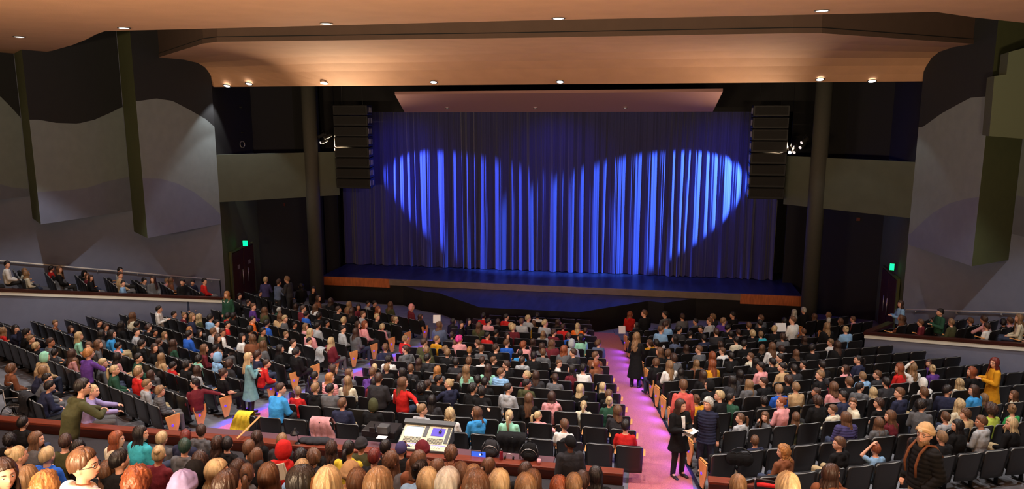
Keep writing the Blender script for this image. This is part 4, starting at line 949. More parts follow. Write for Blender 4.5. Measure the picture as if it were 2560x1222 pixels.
for p in PEOPLE:
    if p['block'] == 'back':
        Y = 11.3-1.1*p['row']; q = at_y(p['px'], p['py'], Y)
        p['q'] = q; p['s'] = .92 if p['row'] < 6 else .96; p['loc'] = q-np.array([0, 0, 1.185*p['s']]); p['base'] = 0; p['d'] = proj(q)[2]; continue
    if 'seat' not in p:      # no seat of their own: squeezed in between the rows
        zf = {'left': z_l, 'right': z_r, 'centre': z_c, 'left loge': z_gl, 'right loge': z_gr}[p['block']]; q = solve(p['px'], p['py'], zf, 1.14)
        p['s'] = .96; p['loc'] = q-np.array([0, 0, 1.185*.96]); p['base'] = {'left': -25.5, 'right': 22.5, 'centre': 0, 'left loge': -40, 'right loge': 40}[p['block']]; p['d'] = proj(q)[2]; continue
    s = SEATS[p['seat']]; n = fwd(s['rz']); best = None
    for df in np.linspace(-.02, .46, 12):
        q = at_plane(p['px'], p['py'], np.array([s['x'], s['y'], 0])+n*df, n); h = q[2]-s['z']
        c = max(0, abs(h-HN)-.05)+df*.12
        if best is None or c < best[0]: best = (c, q, h, df)
    _, q, h, df = best; t = np.array([math.cos(s['rz']), math.sin(s['rz']), 0]); off = (q-np.array([s['x'], s['y'], 0]))@t
    off = float(np.clip(off, -.24, .24)); sc = float(np.clip(h/1.185, .86, 1.05))
    # the remaining height is taken up by sitting forward/slouching or perching on the seat
    dz = float(np.clip(h-1.185*sc, -.08, .15))
    p['loc'] = np.array([s['x'], s['y'], s['z']])+n*df+t*off+np.array([0, 0, dz]); p['base'] = math.degrees(s['rz']); p['s'] = sc; p['d'] = s['sd']
    p['base'] = math.degrees(s['rz'])

def describe(p):
    st, hc = p['st'], p['hc']
    if st in 'hkaq': a = dict(h='{} hood up', k='{} knit hat', a='{} cap', q='{} headscarf')[st].format(CN[hc])
    else: a = STYN[st].format(HAIRN[hc])
    t = CN[p['cc']]+' '+KN[p['kd']]
    bits = [FN[p['face']]] if FN[p['face']] else []
    e = p['ex']
    if 'u' in e: bits.append('arm raised')
    if 'w' in e: bits.append('hand in the air')
    if 'g' in e: bits.insert(0, 'glasses')
    if 'n' in e: bits.append('leaning forward')
    if 'c' in e: bits.append('hand at the face')
    return 'seated person with '+a+', '+t, bits
short = [describe(p) for p in PEOPLE]
def where(p):
    if p['block'] == 'back': return ['first', 'second', 'third', 'fourth', 'fifth', 'sixth', 'seventh'][p['row']]+' row behind ledge'
    if 'seat' not in p: return 'between the rows of the '+p['block']+' block'
    s = SEATS[p['seat']]; b = s['block']
    if 'loge' in b: return b
    if 'outer' in b: return b+' block'
    return ORD[s['row']]+' '+b+' row from back'
full = []
for p, (a, bits) in zip(PEOPLE, short): full.append([a, bits, where(p)])
from collections import Counter
def lab(f, lvl):
    a, bits, w = f
    return a+(', '+bits[0] if lvl >= 1 and bits else '')+(', '+w if lvl >= 2 else '')
labels = [lab(f, 1) for f in full]
c = Counter(labels); labels = [l if c[l] == 1 else lab(f, 2) for l, f in zip(labels, full)]
c = Counter(labels); labels0 = list(labels)
for i, l in enumerate(labels0):
    if c[l] > 1:
        p = PEOPLE[i]; f = full[i]; a = f[0].replace('seated person with ', 'person, ')
        if p['block'] == 'back':
            same = sorted([q['px'] for j, q in enumerate(PEOPLE) if labels0[j] == l and q['block'] == 'back'])
            labels[i] = f'{a}, {where(p)}, {ORD[same.index(p["px"])+1]} such from left'
        else:
            if 'seat' not in p: labels[i] = f'{a}, {where(p)}'; continue
            s = SEATS[p['seat']]; side = 'aisle' if s['block'] in ('left', 'centre', 'right') else 'parapet'
            labels[i] = f"{a}, {s['block']} row {ORD[s['row']]} from back, seat {s['col']} from {side}"
for i, l in enumerate(labels):
    w_ = l.split()
    if len(w_) > 16:
        l = l.replace('seated person with ', 'person, '); w_ = l.split()
    if len(w_) > 16: l = l.replace(' from back', '').replace('turned back to the ', 'turned '); w_ = l.split()
    labels[i] = ' '.join(w_[:16])
# the 300 that show largest are individuals (some standing people come later), the rest one crowd
NSTAND = 19
order = sorted(range(len(PEOPLE)), key=lambda i: PEOPLE[i]['d'])
indiv = set(order[:300-NSTAND]); print('people', len(PEOPLE))
GRP = {'left': 'audience seated in the left block', 'centre': 'audience seated in the centre block', 'right': 'audience seated in the right block', 'left loge': 'audience in the left loge', 'right loge': 'audience in the right loge', 'back': 'audience in the back section'}
def pose_of(p, i):
    cf = p['base']; tgt = FACE[p['face']]
    h = 0
    rng = random.Random(i*7+1)
    if tgt is None: d = rng.choice([0, 0, 0, 25, -25])
    else: d = (tgt+10.6-cf+180) % 360-180
    hy = max(-60, min(60, d*.62)); hy = min(HYAW, key=lambda q: abs(q-hy)); body = d-hy
    if abs(body) > 75: body = math.copysign(75, body); hy = math.copysign(60, d)
    e = p['ex']; arms = 'lap'
    if 'u' in e: arms = 'one_up'
    elif 'w' in e: arms = 'one_wave'
    elif 'b' in e: arms = 'one_back'
    elif 'c' in e: arms = 'one_chin'
    elif 'x' in e: arms = 'lean'
    elif 'h' in e: arms = 'hold'
    lean = .14 if 'n' in e else 0
    return R(cf+body), hy, arms, lean
for i in sorted(indiv):
    p = PEOPLE[i]; rz, hy, arms, lean = pose_of(p, i)
    ho = head_off(True, arms, lean, rz, p['s']); p['loc'] = np.array(p['loc'])-np.array([ho[0], ho[1], 0])+np.array([0, -.0, 0])
    if arms != 'lap': hy = min((-60, 0, 60), key=lambda q: abs(q-hy))
    skin = 'd' if 'd' in p['ex'] else 'm' if 'm' in p['ex'] else 'p'
    rng = random.Random(i)
    seefront = p['face'] in 'rRQlLPB'
    near = p['d'] < 7.5
    o = make_person(tuple(p['loc']), rz, p['s']*rng.uniform(.985, 1.0), True, arms, hy, p['st'], p['hc'], KIND[p['kd']], p['cc'], skin, rng.choice([0, 0, 1, 1, 2, 3]), 2 if seefront else 1, 1.0,
                    lean, labels[i], GRP[p['block']], glasses='g' in p['ex'])
# the remaining, smallest people as one crowd mesh
def crowd():
    V, F, MI, n = [], [], [], 0; slots = {}; ms = []
    def slot(m):
        if m.name not in slots: slots[m.name] = len(ms); ms.append(m)
        return slots[m.name]
    def put(me, m, mtx):
        nonlocal n
        k = len(me.vertices); co = np.empty(k*3); me.vertices.foreach_get('co', co); co = co.reshape(-1, 3)
        V.append(co @ mtx[:3, :3].T+mtx[:3, 3]); s = slot(m)
        nl = len(me.loops); li = np.empty(nl, int); me.loops.foreach_get('vertex_index', li); ls = np.empty(len(me.polygons), int); me.polygons.foreach_get('loop_total', ls)
        F.append((li+n, ls)); MI.append(np.full(len(ls), s)); n += k
    for i in range(len(PEOPLE)):
        if i in indiv: continue
        p = PEOPLE[i]; rz, hy, arms, lean = pose_of(p, i); j = J(True, 'lap', 0); hy = min((-60, 0, 60), key=lambda q: abs(q-hy))
        b = cached(('lowbody', hy), lambda: body_mesh(j, R(hy), 'b', .02)); t = cached(('lowtop', p['kd'] == 'H'), lambda: top_mesh(j, 'hoodie' if p['kd'] == 'H' else 'jacket', 't', 1, .028))
        Mx = Matrix.Translation(Vector(p['loc'])) @ Matrix.Rotation(rz, 4, 'Z') @ Matrix.Scale(p['s'], 4)
        skin = 'd' if 'd' in p['ex'] else 'm' if 'm' in p['ex'] else 'p'
        put(cached(('lowpants',), lambda: pants_mesh(j, 'p')), PANTS[i % 3], np.array(Mx)); put(b, SKIN[skin], np.array(Mx)); put(t, CLOTH[p['cc']], np.array(Mx))
        Hm = Mx @ Matrix.Translation(Vector(j['head'])) @ Matrix.Rotation(R(hy), 4, 'Z') @ Matrix.Scale(HS, 4)
        put(get_hair(p['st']), CLOTH[p['hc']] if p['hc'] in CLOTH else HAIR[p['hc']], np.array(Hm))
    me = bpy.data.meshes.new('crowd'); V_ = np.concatenate(V); L = np.concatenate([f[0] for f in F]); T = np.concatenate([f[1] for f in F])
    me.vertices.add(len(V_)); me.vertices.foreach_set('co', V_.ravel()); me.loops.add(len(L)); me.loops.foreach_set('vertex_index', L)
    me.polygons.add(len(T)); st = np.concatenate([[0], np.cumsum(T)[:-1]]); me.polygons.foreach_set('loop_start', st)
    for m in ms: me.materials.append(m)
    me.polygons.foreach_set('material_index', np.concatenate(MI)); me.polygons.foreach_set('use_smooth', np.ones(len(T), bool)); me.update(calc_edges=True)
    o = obj('crowd', me); tag(o, 'distant seated crowd filling the front rows before the stage', 'crowd', None, 'stuff')
crowd()

# seats: the 300 that show largest as things, the others in one object
def seat_vis(s):
    return s['sd']+(4 if s['occ'] is not None else 0)
vis = [k for k, s in enumerate(SEATS) if -60 < s['sx'] < 2620 and s['sy'] < 1290]
vis.sort(key=lambda k: seat_vis(SEATS[k])); near = set(vis[:300]); far = vis[300:]
print('seats', len(SEATS), 'visible', len(vis))
def seat_obj(s, k):
    e = empty('auditorium_seat', (s['x'], s['y'], s['z']), s['rz'])
    occ = s['occ'] is not None
    parts = [('backrest', SP['backrest']), ('seat_cushion', SP['seat_cushion'] if occ else SP['seat_cushion_up']), ('armrest', SP['armrest']), ('support', SP['support'])]
    if not occ or s['sd'] < 16: parts.append(('back_cushion', SP['back_cushion']))
    for nm, me in parts: obj(nm, me, e)
    if s['end'] and s['block'] == 'centre':
        a = obj('armrest', SP['armrest'], e); a.location = (.59, 0, 0)
    elif s['end']:
        sc = -1 if s['block'] == 'left' or s['block'] == 'centre' else 1
        a = obj('end_panel', SP['end_panel'], e); b = obj('aisle_lamp', SP['aisle_lamp'], a); b['label'] = 'small blue aisle lamp'
        if sc < 0: a.rotation_euler = (0, 0, math.pi)
    b = s['block']; place = f"{b} block" if 'loge' not in b else b
    fromw = {'centre': 'right aisle', 'left': 'left aisle', 'right': 'right aisle'}.get(b, 'parapet' if 'loge' in b else 'its aisle')
    lb = f"black {'occupied' if occ else 'empty'} seat, {place}, {ORD[s['row']]} row from back, {ORD[s['col']]} from {fromw}"
    tag(e, lb, 'seat', 'seats in the '+place)
for k in sorted(near): seat_obj(SEATS[k], k)
def merged_seats(ids):
    mats = [M['seatshell'], M['seatfab'], M['seatwood'], M['blackmetal'], M['bluelamp'], M['seatglint']]; idx = {m.name: i for i, m in enumerate(mats)}
    mb = MB(); pre = {}
    for nm in ('backrest', 'seat_cushion', 'seat_cushion_up', 'armrest', 'support', 'end_panel', 'aisle_lamp'):
        me = SP[nm]; pre[nm] = (np.array([v.co for v in me.vertices]), [tuple(p.vertices) for p in me.polygons], [idx[me.materials[p.material_index].name] for p in me.polygons])
    for k in ids:
        s = SEATS[k]; Rm = mx(s['rz']); T = np.array([s['x'], s['y'], s['z']])
        for nm in ('backrest', 'seat_cushion' if s['occ'] is not None else 'seat_cushion_up', 'armrest', 'support')+(('end_panel', 'aisle_lamp') if s['end'] and s['block'] != 'centre' else ()):
            V, F, mi = pre[nm]
            Rx = Rm @ mx(math.pi) if nm in ('end_panel', 'aisle_lamp') and s['block'] in ('left', 'centre') else Rm
            mb.add(V @ Rx.T+T, F, 0); mb.m[-len(mi):] = mi
    o = obj('distant_seating', mb.mesh('distant_seating', mats, False)); tag(o, 'further rows of black auditorium seats near the stage', 'seats', None, 'stuff')
merged_seats(far)
# seats of the back section, mostly hidden under their sitters
bseat = [p for p in PEOPLE if p['block'] == 'back' and p['row'] <= 2]
for s in SEATS:   # small real lamps in the aisle ends
    if s['end'] and s['block'] in ('left', 'right') and s['sd'] < 32:
        sg = 1 if s['block'] == 'left' else -1
        dx = np.array([math.cos(s['rz']), math.sin(s['rz'])])*sg*.40
        spot('aisle_lamp_light', (s['x']+dx[0], s['y']+dx[1], s['z']+.36), (s['x']+dx[0]*2.6, s['y']+dx[1]*2.6, s['z']), 38, (.12, .04, 1.0), 150, .6, .02)
# ------------------------------------------------------------------ standing people
def stand(px, py, zf, s, head, arms, hy, st, hc, kind, cc, label, skin='p', pants=1, lean=0, long=False, w=1.0, glasses=False, hi=True, extra_z=0, y=None, detail=2):
    """head pixel + floor function + body scale give the spot on the floor; head = heading of the body relative to the camera's"""
    hz = (1.59+(-.06*0))*s
    if y is None: p = solve(px, py, zf, hz+extra_z)
    else: p = at_y(px, py, y)
    base = p-head_off(False, arms, lean, R(head+10.6), s)
    return make_person(tuple(base), R(head+10.6), s, False, arms, hy, st, hc, kind, cc, skin, pants, detail, w, lean, label, 'people standing', long=long, glasses=glasses, hi=hi)
zc2 = lambda x, y: z_c(x, y)
blaz = stand(1702, 1014, zc2, 1.0, -158, 'hold', 20, 'b', 'd', 'jacket', 'bk', 'person standing in aisle in black blazer over white shirt, brown bob, holding papers', long=.75)
m = MB(); j = J(False, 'hold')
m.add([(-.045, .120, 1.38), (.045, .120, 1.38), (.035, .150, 1.20), (.028, .152, .98), (-.028, .152, .98), (-.035, .150, 1.20)], [(0, 1, 2, 3, 4, 5)])
m.add([(-.045, .105, 1.40), (.045, .105, 1.40), (.045, .120, 1.38), (-.045, .120, 1.38)], [(0, 1, 2, 3)])
q = build('shirt_front', m, [CLOTH['wh']], blaz); q['label'] = 'white shirt front'
m = MB(); m.box((-.10, .135, 1.24), (.06, .006, .018)); q = build('name_badge', m, [mat('brass', (.7, .5, .2), .3, metal=1)], blaz)
# papers in her hands
Mw = Matrix.Translation(blaz.location) @ Matrix.Rotation(blaz.rotation_euler.z, 4, 'Z')
def local_thing(nm, mb, mats, Mt, smooth=False):
    o = build(nm, mb, mats, None, smooth); o.matrix_world = Mt; return o
m = MB()
for k in range(3):
    V = []; F = []
    for i in range(7):
        for jj in range(5): V.append((-.13+.26*i/6+.01*k, .30+.20*jj/4, 1.135+.02*k+.030*math.sin(i*.9+k)+.02*jj/4))
    for i in range(6):
        for jj in range(4): a = i*5+jj; F.append((a, a+1, a+6, a+5))
    m.add(V, F)
local_thing('paper_sheets', m, [M['paper']], Mw); tag(bpy.data.objects['paper_sheets'], 'white paper sheets held by the person in black blazer', 'paper')
vest = stand(1770, 1010, zc2, 1.0, 158, 'side', -25, 'c', 'g', 'plain', 'bk', 'person standing in aisle in navy quilted vest and jeans, short grey curly hair', pants=0)
q = obj('quilted_vest', cached(('top', 'vest', False, 'side', 0, 1.0, .3), lambda: top_mesh(J(False, 'side'), 'vest', 'vest', 1.0, .011, .30)), vest); setm(q, CLOTH['nv']); q['label'] = 'navy quilted vest'
stand(1708, 964, z_r, 1.03, -5, 'side', 0, 's', 'b', 'plain', 'co', 'person with back turned in coral patterned shirt, behind the person in black blazer', pants=0, y=16.3)
stand(1592, 842, zc2, 1.02, -25, 'hold', -30, 'w', 't', 'sweater', 'bk', 'person in long black dress with long light brown hair standing in the right aisle', long=1.7)
stand(622, 894, zc2, .98, -60, 'cross', -30, 'l', 'y', 'sweater', 'tl', 'person with long blond hair in pale teal tunic standing in the left aisle', long=1.3)
bpy.data.objects[-1] if False else None
stand(223, 884, z_l, 1.0, -20, 'lean', -30, 'c', 'o', 'sweater', 'pp', 'person standing in purple sweater, curly ginger-blond hair, in the left block', lean=.10)
stand(2486, 907, z_r, .98, 80, 'hold', 30, 'l', 'a', 'jacket', 'mu', 'person standing in long mustard cardigan, auburn hair and glasses, by right parapet', long=1.2, glasses=True)
bean = stand(2312, 1084, z_r, 1.08, 98, 'pocket', 25, 'k', 'kn', 'puffer', 'bk', 'bearded person standing in black puffer jacket and tan knit hat, glasses', pants=3, glasses=True, w=1.06, y=10.6)
hb = MB()   # beard
for k in range(9):
    a = -1.25+2.5*k/8; hb.ell((.062*math.sin(a), .058*math.cos(a)+.012, -.075-.022*math.cos(a)), (.024, .026, .040), 10, 8)
hb.ell((0, .070, -.125), (.038, .030, .050), 12, 8)
q = obj('beard', remesh(hb, 'beard', .006, [HAIR['o']], 2), bean); q.location = (0, .015, 1.59); q.rotation_euler = (0, 0, R(25)); setm(q, HAIR['t'])
m = MB()
for sx in (-1, 1): m.tube([(sx*.10, .165, 1.05), (sx*.105, .185, 1.2), (sx*.10, .14, 1.36), (sx*.095, .04, 1.475), (sx*.095, -.08, 1.45), (sx*.10, -.19, 1.30)], .017, 6)
q = build('backpack_straps', m, [CLOTH['br']], bean, True); q['label'] = 'rust brown backpack straps'
m = MB(); z0 = bean.location.z; m.box((bean.location.x, bean.location.y, z0-.35), (1.2, 1.1, .7)); struct('floor_step', m, [M['floorc']])
stand(208, 968, z_l, 1.0, -35, 'lean', -30, 's', 'k', 'hoodie', 'ol', 'person in olive hoodie and glasses standing hunched before the wooden ledge at left', lean=.22, glasses=True, y=9.6)
def sit(px, py, y, s, head, arms, hy, st, hc, kind, cc, label, lean=0, **k):
    p = at_y(px, py, y); return make_person(tuple(p-head_off(True, arms, lean, R(head+10.6), s)), R(head+10.6), s, True, arms, hy, st, hc, kind, cc, 'p', 2, 2, 1.0, lean, label, 'people standing' if False else None, hi=True, **k)
sit(234, 978, 13.3, 1.08, -62, 'fwd', -30, 'u', 'y', 'hoodie', 'la', 'adult in lavender hoodie with red stripes, arm stretched out, behind the left ledge', lean=.10)
stand(1425, 1108, zc2, 1.02, 10, 'side', 30, 'a', 'bk', 'jacket', 'ch', 'dark-clad person in black hat standing at the ledge near the aisle', y=12.2, skin='d')
lady = stand(567, 737, z_l, 1.0, 165, 'side', 0, 'l', 'o', 'sweater', 'gn', 'person facing camera in dark green dress and white necklace at left parapet end', long=1.6)
m = MB(); m.tube([(.075*math.cos(a)*1.15, .085+.07*math.sin(a)*.5+(.02 if math.sin(a) < 0 else -.09), 1.36+.075*math.sin(a)) for a in np.linspace(0, 2*np.pi, 21)], .014, 6); q = build('necklace', m, [CLOTH['wh']], lady, True)
for (px, py, cc, st, hc, hd, lb, kd) in ((664, 700, 'vt', 's', 'y', 0, 'person with back turned in navy shirt, leftmost of three standing by the door', 'plain'),
        (697, 706, 'sb', 's', 'd', -30, 'person with back turned in blue shirt, middle of three standing by the door', 'plain'),
        (717, 699, 'ch', 's', 't', 75, 'person with shaved head and grey jacket standing before the left column', 'jacket')):
    stand(px, py, z_l, 1.02, hd, 'hold', 0, st, hc, kd, cc, lb, pants=1, hi=False, y=28.6 if px < 690 else 28.0, lean=.08)
stand(2251, 760, z_gr, 1.0, 85, 'hold', 30, 'l', 'd', 'jacket', 'lb', 'person standing in light blue jacket looking up, at the right parapet corner', hi=False, y=28.0)
stand(2350, 781, z_gr, .93, 90, 'hold', 0, 's', 'k', 'jacket', 'gn', 'person standing in dark teal top in the right loge, short black hair', hi=False, y=25.4)
stand(2459, 799, z_gr, .96, 20, 'lean', 0, 's', 'd', 'plain', 'dp', 'person in pink plaid shirt leaning over the right parapet', hi=False, lean=.16, y=24.3)
stand(398, 773, z_l, .90, -80, 'hold', 0, 's', 'k', 'hoodie', 'wh', 'person in white hoodie perched above the seats by the left parapet wall', hi=False, y=22.6)

# ------------------------------------------------------------------ things on and around the counter
CT = 2.69
def at_ct(px, py, z=CT): return at_z(px, py, z)
c0 = at_ct(985, 1127); c1 = at_ct(1108, 1142)
cx, cw = (c0[0]+c1[0])/2+.02, (c1[0]-c0[0])
con = empty('mixing_console', (cx, c0[1]+.02, CT)); tag(con, 'large audio mixing console with lit screen and fader rows on the counter', 'mixing console')
D, Hh = .66, .30
m = MB(); V = [(sx*cw/2, y, z) for sx in (-1, 1) for y, z in ((0, 0), (0, .05), (D, Hh), (D, 0))]
m.add(V, [(0, 1, 2, 3), (7, 6, 5, 4), (0, 4, 5, 1), (1, 5, 6, 2), (2, 6, 7, 3), (3, 7, 4, 0)]); build('console_body', m, [M['consoled']], con)
m = MB(); sl = (Hh-.05)/D; ang = math.atan(sl); Lf = math.hypot(D, Hh-.05)
def onface(u, v, h=0):   # u across -.5...5, v up the face 0..1
    return (u*cw, v*D-h*math.sin(ang), .05+v*(Hh-.05)+h*math.cos(ang))
def plate(mb, u0, u1, v0, v1, h, t, mi=0):
    V = [onface(u, v, hh) for hh in (h, h+t) for u, v in ((u0, v0), (u1, v0), (u1, v1), (u0, v1))]
    mb.add(V, [(3, 2, 1, 0), (4, 5, 6, 7), (0, 1, 5, 4), (1, 2, 6, 5), (2, 3, 7, 6), (3, 0, 4, 7)], mi)
plate(m, -.485, .485, .02, .98, 0, .008); build('faceplate', m, [M['consolef']], con)
m = MB(); plate(m, -.42, -.10, .52, .86, .009, .006); q = build('screen', m, [M['screen']], con); q['label'] = 'lit pale blue screen'
m = MB(); plate(m, -.44, -.08, .49, .89, .008, .004); build('screen_bezel', m, [M['silver']], con)
for u0, u1 in ((-.42, -.08), (.06, .38)):
    m = MB(); n = 14
    for r in range(4):
        for k in range(n):
            u = u0+(u1-u0)*(k+.5)/n; v = .26+.055*r; plate(m, u-.005, u+.005, v, v+.035, .008, .010)
    q = build('fader_bank', m, [M['blackmetal']], con)
m = MB()
for k in range(16): u = -.40+.05*k; plate(m, u-.008, u+.008, .10, .18, .008, .014)
build('fader_strip', m, [M['paper']], con)
m = MB(); plate(m, -.46, .46, .205, .225, .008, .004); q = build('blue_light_strip', m, [mat('strip_light', (.1, .1, .5), .4, emit=(.25, .2, 1), estr=1.4)], con)
m = MB(); plate(m, -.055, .02, .50, .92, .008, .012); plate(m, .40, .47, .3, .9, .008, .010); build('control_block', m, [M['consoled']], con)
m = MB(); plate(m, -.52, .52, .94, 1.10, .02, .05); build('rear_hood', m, [M['consoled']], con)
Mc = Matrix.Translation(con.location)
m = MB(); plate(m, .10, .36, .56, .86, .009, .005); o = local_thing('mouse_pad', m, [M['violet']], Mc); tag(o, 'violet mouse pad lying on the mixing console', 'mouse pad')
m = MB(); p = onface(.27, .72, .03); m.ell(p, (.030, .052, .020), 14, 8); m.tube([onface(.27, .78, .03), onface(.29, .9, .05), onface(.33, 1.0, .07)], .004, 6); o = local_thing('computer_mouse', m, [M['blackp']], Mc, True); tag(o, 'black computer mouse on the violet pad', 'mouse')
# desk lamp
p = at_ct(746, 1108); o = empty('desk_lamp', tuple(p)); tag(o, 'small black desk lamp with a dome shade on the counter', 'lamp')
m = MB(); m.tube([(0, 0, 0), (0, 0, .012), (0, 0, .03)], [.075, .075, .03], 20); build('base', m, [M['blackp']], o, True)
m = MB(); m.tube([(0, 0, .02), (.0, 0, .14), (-.01, 0, .20), (-.05, 0, .26)], .010, 8); build('stem', m, [M['blackp']], o, True)
m = MB(); m.tube([(-.07, 0, .19), (-.07, 0, .215), (-.07, 0, .25), (-.06, 0, .29), (-.06, 0, .33)], [.095, .085, .05, .022, .018], 20); build('lamp_shade', m, [M['blackp']], o, True)
# soft black case, equipment lid, grey box, sheet, tablet
def lump(nm, pts, rs, m_, label, cat, vox=.012, quilt=None):
    mb = MB()
    for a, r in zip(pts, rs): mb.ell(a, r, 14, 10)
    me = remesh(mb, nm, vox, [m_], 3); o = obj(nm, me); tag(o, label, cat); return o
p = at_ct(800, 1108); lump('equipment_bag', [p+np.array([dx, .02*math.sin(dx*9), .05]) for dx in (-.32, -.18, -.04, .10, .22)], [(.13, .12, .05), (.14, .13, .07), (.14, .13, .08), (.13, .12, .08), (.08, .08, .06)], CLOTH['ch'], 'grey-black soft bag lying on the counter beside the lamp', 'bag')
p = at_ct(945, 1097); m = MB(); m.box((p[0], p[1]+.25, CT+.08), (.72, .5, .16), 0, bev=.015); o = build('equipment_case', m, [M['blackp']]); tag(o, 'flat black equipment case left of the mixing console', 'case')
p = at_z(960, 1075, CT+.22); m = MB(); m.box((p[0], p[1], CT+.17+.08), (.22, .20, .16), 0, bev=.01); o = build('grey_box', m, [M['consoled']]); tag(o, 'small grey box standing on the black equipment case', 'box')
p = at_z(932, 1074, CT+.22); m = MB(); m.box((p[0], p[1]-.02, CT+.17+.06), (.13, .05, .11), 0, bev=.01); m.tube([(p[0], p[1], CT+.2), (p[0]+.05, p[1], CT+.36)], .008, 6); o = build('microphone_box', m, [M['blackp']]); tag(o, 'small black device on the equipment case, left of grey box', 'device')
p = at_z(957, 1090, CT+.17); m = MB(); m.box((p[0], p[1]-.05, CT+.168), (.20, .14, .006)); o = build('paper_sheet', m, [M['paper']]); tag(o, 'white sheet lying on the black equipment case', 'paper')
p = at_ct(1195, 1145); o = empty('tablet', (p[0], p[1]+.05, CT)); tag(o, 'small tablet with glowing blue screen on the counter', 'tablet')
m = MB(); m.box((0, 0, .06), (.30, .015, .13), 0, bev=.005); build('tablet_body', m, [M['blackp']], o); m = MB(); m.box((0, -.010, .06), (.28, .004, .11)); q = build('screen', m, [M['phone']], o)
m = MB(); m.box((.03, -.0135, .06), (.035, .002, .035)); build('screen_icon', m, [mat('icon_white', (.8, .9, 1), .4, emit=(.8, .9, 1), estr=.8)], q)
def backpack(px, py, s, label, c):
    p = at_ct(px, py); o = empty('backpack', (p[0], p[1]+.12, CT)); tag(o, label, 'backpack')
    mb = MB(); mb.ell((0, 0, .17*s), (.17*s, .10*s, .17*s)); mb.ell((0, 0, .10*s), (.18*s, .12*s, .11*s)); mb.ell((0, -.09*s, .10*s), (.12*s, .05*s, .09*s)); obj('pack_body', remesh(mb, 'pack', .012, [CLOTH[c]], 3), o)
    mb = MB(); mb.tube([(-.05*s, 0, .33*s), (0, 0, .38*s), (.05*s, 0, .33*s)], .009, 6); build('handle_loop', mb, [M['blackp']], o, True)
    mb = MB(); mb.tube([(.15*s*math.cos(a), -.11*s-.0*a, .12*s+.13*s*math.sin(a)) for a in np.linspace(.2, 2.9, 9)], .005, 6); build('zip', mb, [M['silver']], o, True)
    for sx in (-1, 1): mb = MB(); mb.tube([(sx*.11*s, -.02, .30*s), (sx*.17*s, -.10*s, .20*s), (sx*.16*s, -.12*s, .05*s)], .013, 6); build('strap', mb, [M['blackp']], o, True)
    return o
backpack(1225, 1145, 1.0, 'dark grey backpack on the counter beside the red bottle', 'ch')
backpack(1322, 1155, 1.05, 'black backpack slumped at the right end of the counter', 'bk')
p = at_ct(1253, 1150); o = empty('water_bottle', tuple(p)); tag(o, 'dark red translucent water bottle between the two backpacks', 'bottle')
m = MB(); m.tube([(0, 0, 0), (0, 0, .01), (0, 0, .09), (0, 0, .10), (0, 0, .17), (0, 0, .20)], [.034, .037, .037, .032, .036, .022], 16); build('bottle_body', m, [mat('red_bottle', lin((120, 30, 44)), .2)], o, True)
m = MB(); m.tube([(0, 0, .195), (0, 0, .215), (0, 0, .235)], [.024, .024, .012], 14); build('cap', m, [M['blackp']], o, True)
p = at_ct(1273, 1148); o = empty('headphones', (p[0], p[1], CT)); tag(o, 'black headphones lying on the counter near the red bottle', 'headphones')
m = MB(); m.tube([(.08*math.cos(a), 0, .03+.09*math.sin(a)) for a in np.linspace(0, math.pi, 13)], .007, 6); build('headband', m, [M['silver']], o, True)
for sx in (-1, 1): m = MB(); m.ell((sx*.08, 0, .035), (.02, .036, .036)); build('ear_cup', m, [M['blackp']], o, True)
p = at_ct(1347, 1160); m = MB(); m.tube([(p[0], p[1], CT), (p[0], p[1], CT+.10)], [.030, .038], 16); o = build('paper_cup', m, [CLOTH['pk']], None, True); tag(o, 'small pink paper cup beside the black backpack', 'cup')

# clothes left on seat backs
def drape(px, py, h, wd, c, label, front=.35, back=.30, tilt=0, nm='jacket'):
    s = min(SEATS, key=lambda s: (proj((s['x'], s['y']-.28, s['z']+.88))[0]-px)**2+(proj((s['x'], s['y']-.28, s['z']+.88))[1]-py)**2)
    rng = np.random.RandomState(int(px)); rows = []
    N = 18
    for side in (1, -1):
        prof = []
        for k in range(13):
            u = k/12                         # from front hem over the top to the back hem
            if u < .45: y = -.10-.06*u; z = .90-(.45-u)/.45*front
            elif u < .6: a = (u-.45)/.15*math.pi; y = -.215+.075*math.cos(a)-.0; z = .90+.045*math.sin(a)
            else: y = -.305-.02*math.sin(u*20); z = .90-(u-.6)/.4*back
            prof.append((y, z))
        for k, (y, z) in enumerate(prof):
            r = []
            for i in range(N):
                x = (-.5+i/(N-1))*wd*(1+.12*math.sin(k*.8+px)); f = .014*math.sin(i*1.3+k*.4)+.010*math.sin(i*2.7+px)
                r.append((x+tilt*(z-.9), y+(f if z < .9 else 0)+(.012 if side > 0 else 0)*(1 if y > -.2 else -1), z+(.008 if side > 0 else 0)+(.03*math.sin(i*.5+px) if k in (0, 12) else 0)))
            rows.append(r)
    V = np.array(rows).reshape(-1, 3); F = []
    for sd in (0, 1):
        for k in range(12):
            for i in range(N-1): a = (sd*13+k)*N+i; q = (a, a+1, a+N+1, a+N); F.append(q if sd else q[::-1])
    mb = MB(); mb.add(V, F); o = build(nm, mb, [CLOTH[c]], None, True); o.location = (s['x'], s['y'], s['z']); o.rotation_euler = (0, 0, s['rz']); tag(o, label, nm.replace('_', ' ')); return s
drape(640, 1028, .5, .40, 'yl', 'bright yellow jacket draped over a seat back in the rear centre rows', .3, .42, .3)
drape(785, 1045, .5, .50, 'dp', 'dusty pink cardigan draped over a seat back behind the counter', .3, .45, -.2, 'cardigan')
drape(1290, 1092, .5, .56, 'bk', 'black padded coat draped over a seat back, right of the console', .3, .40, .1, 'coat')
drape(822, 888, .5, .34, 'lg', 'light grey hoodie hanging on a seat at the left aisle', .3, .40, .1, 'hoodie')
drape(85, 985, .5, .5, 'ch', 'dark grey coat hanging over a seat near the left wheelchair', .3, .45, .2, 'coat')
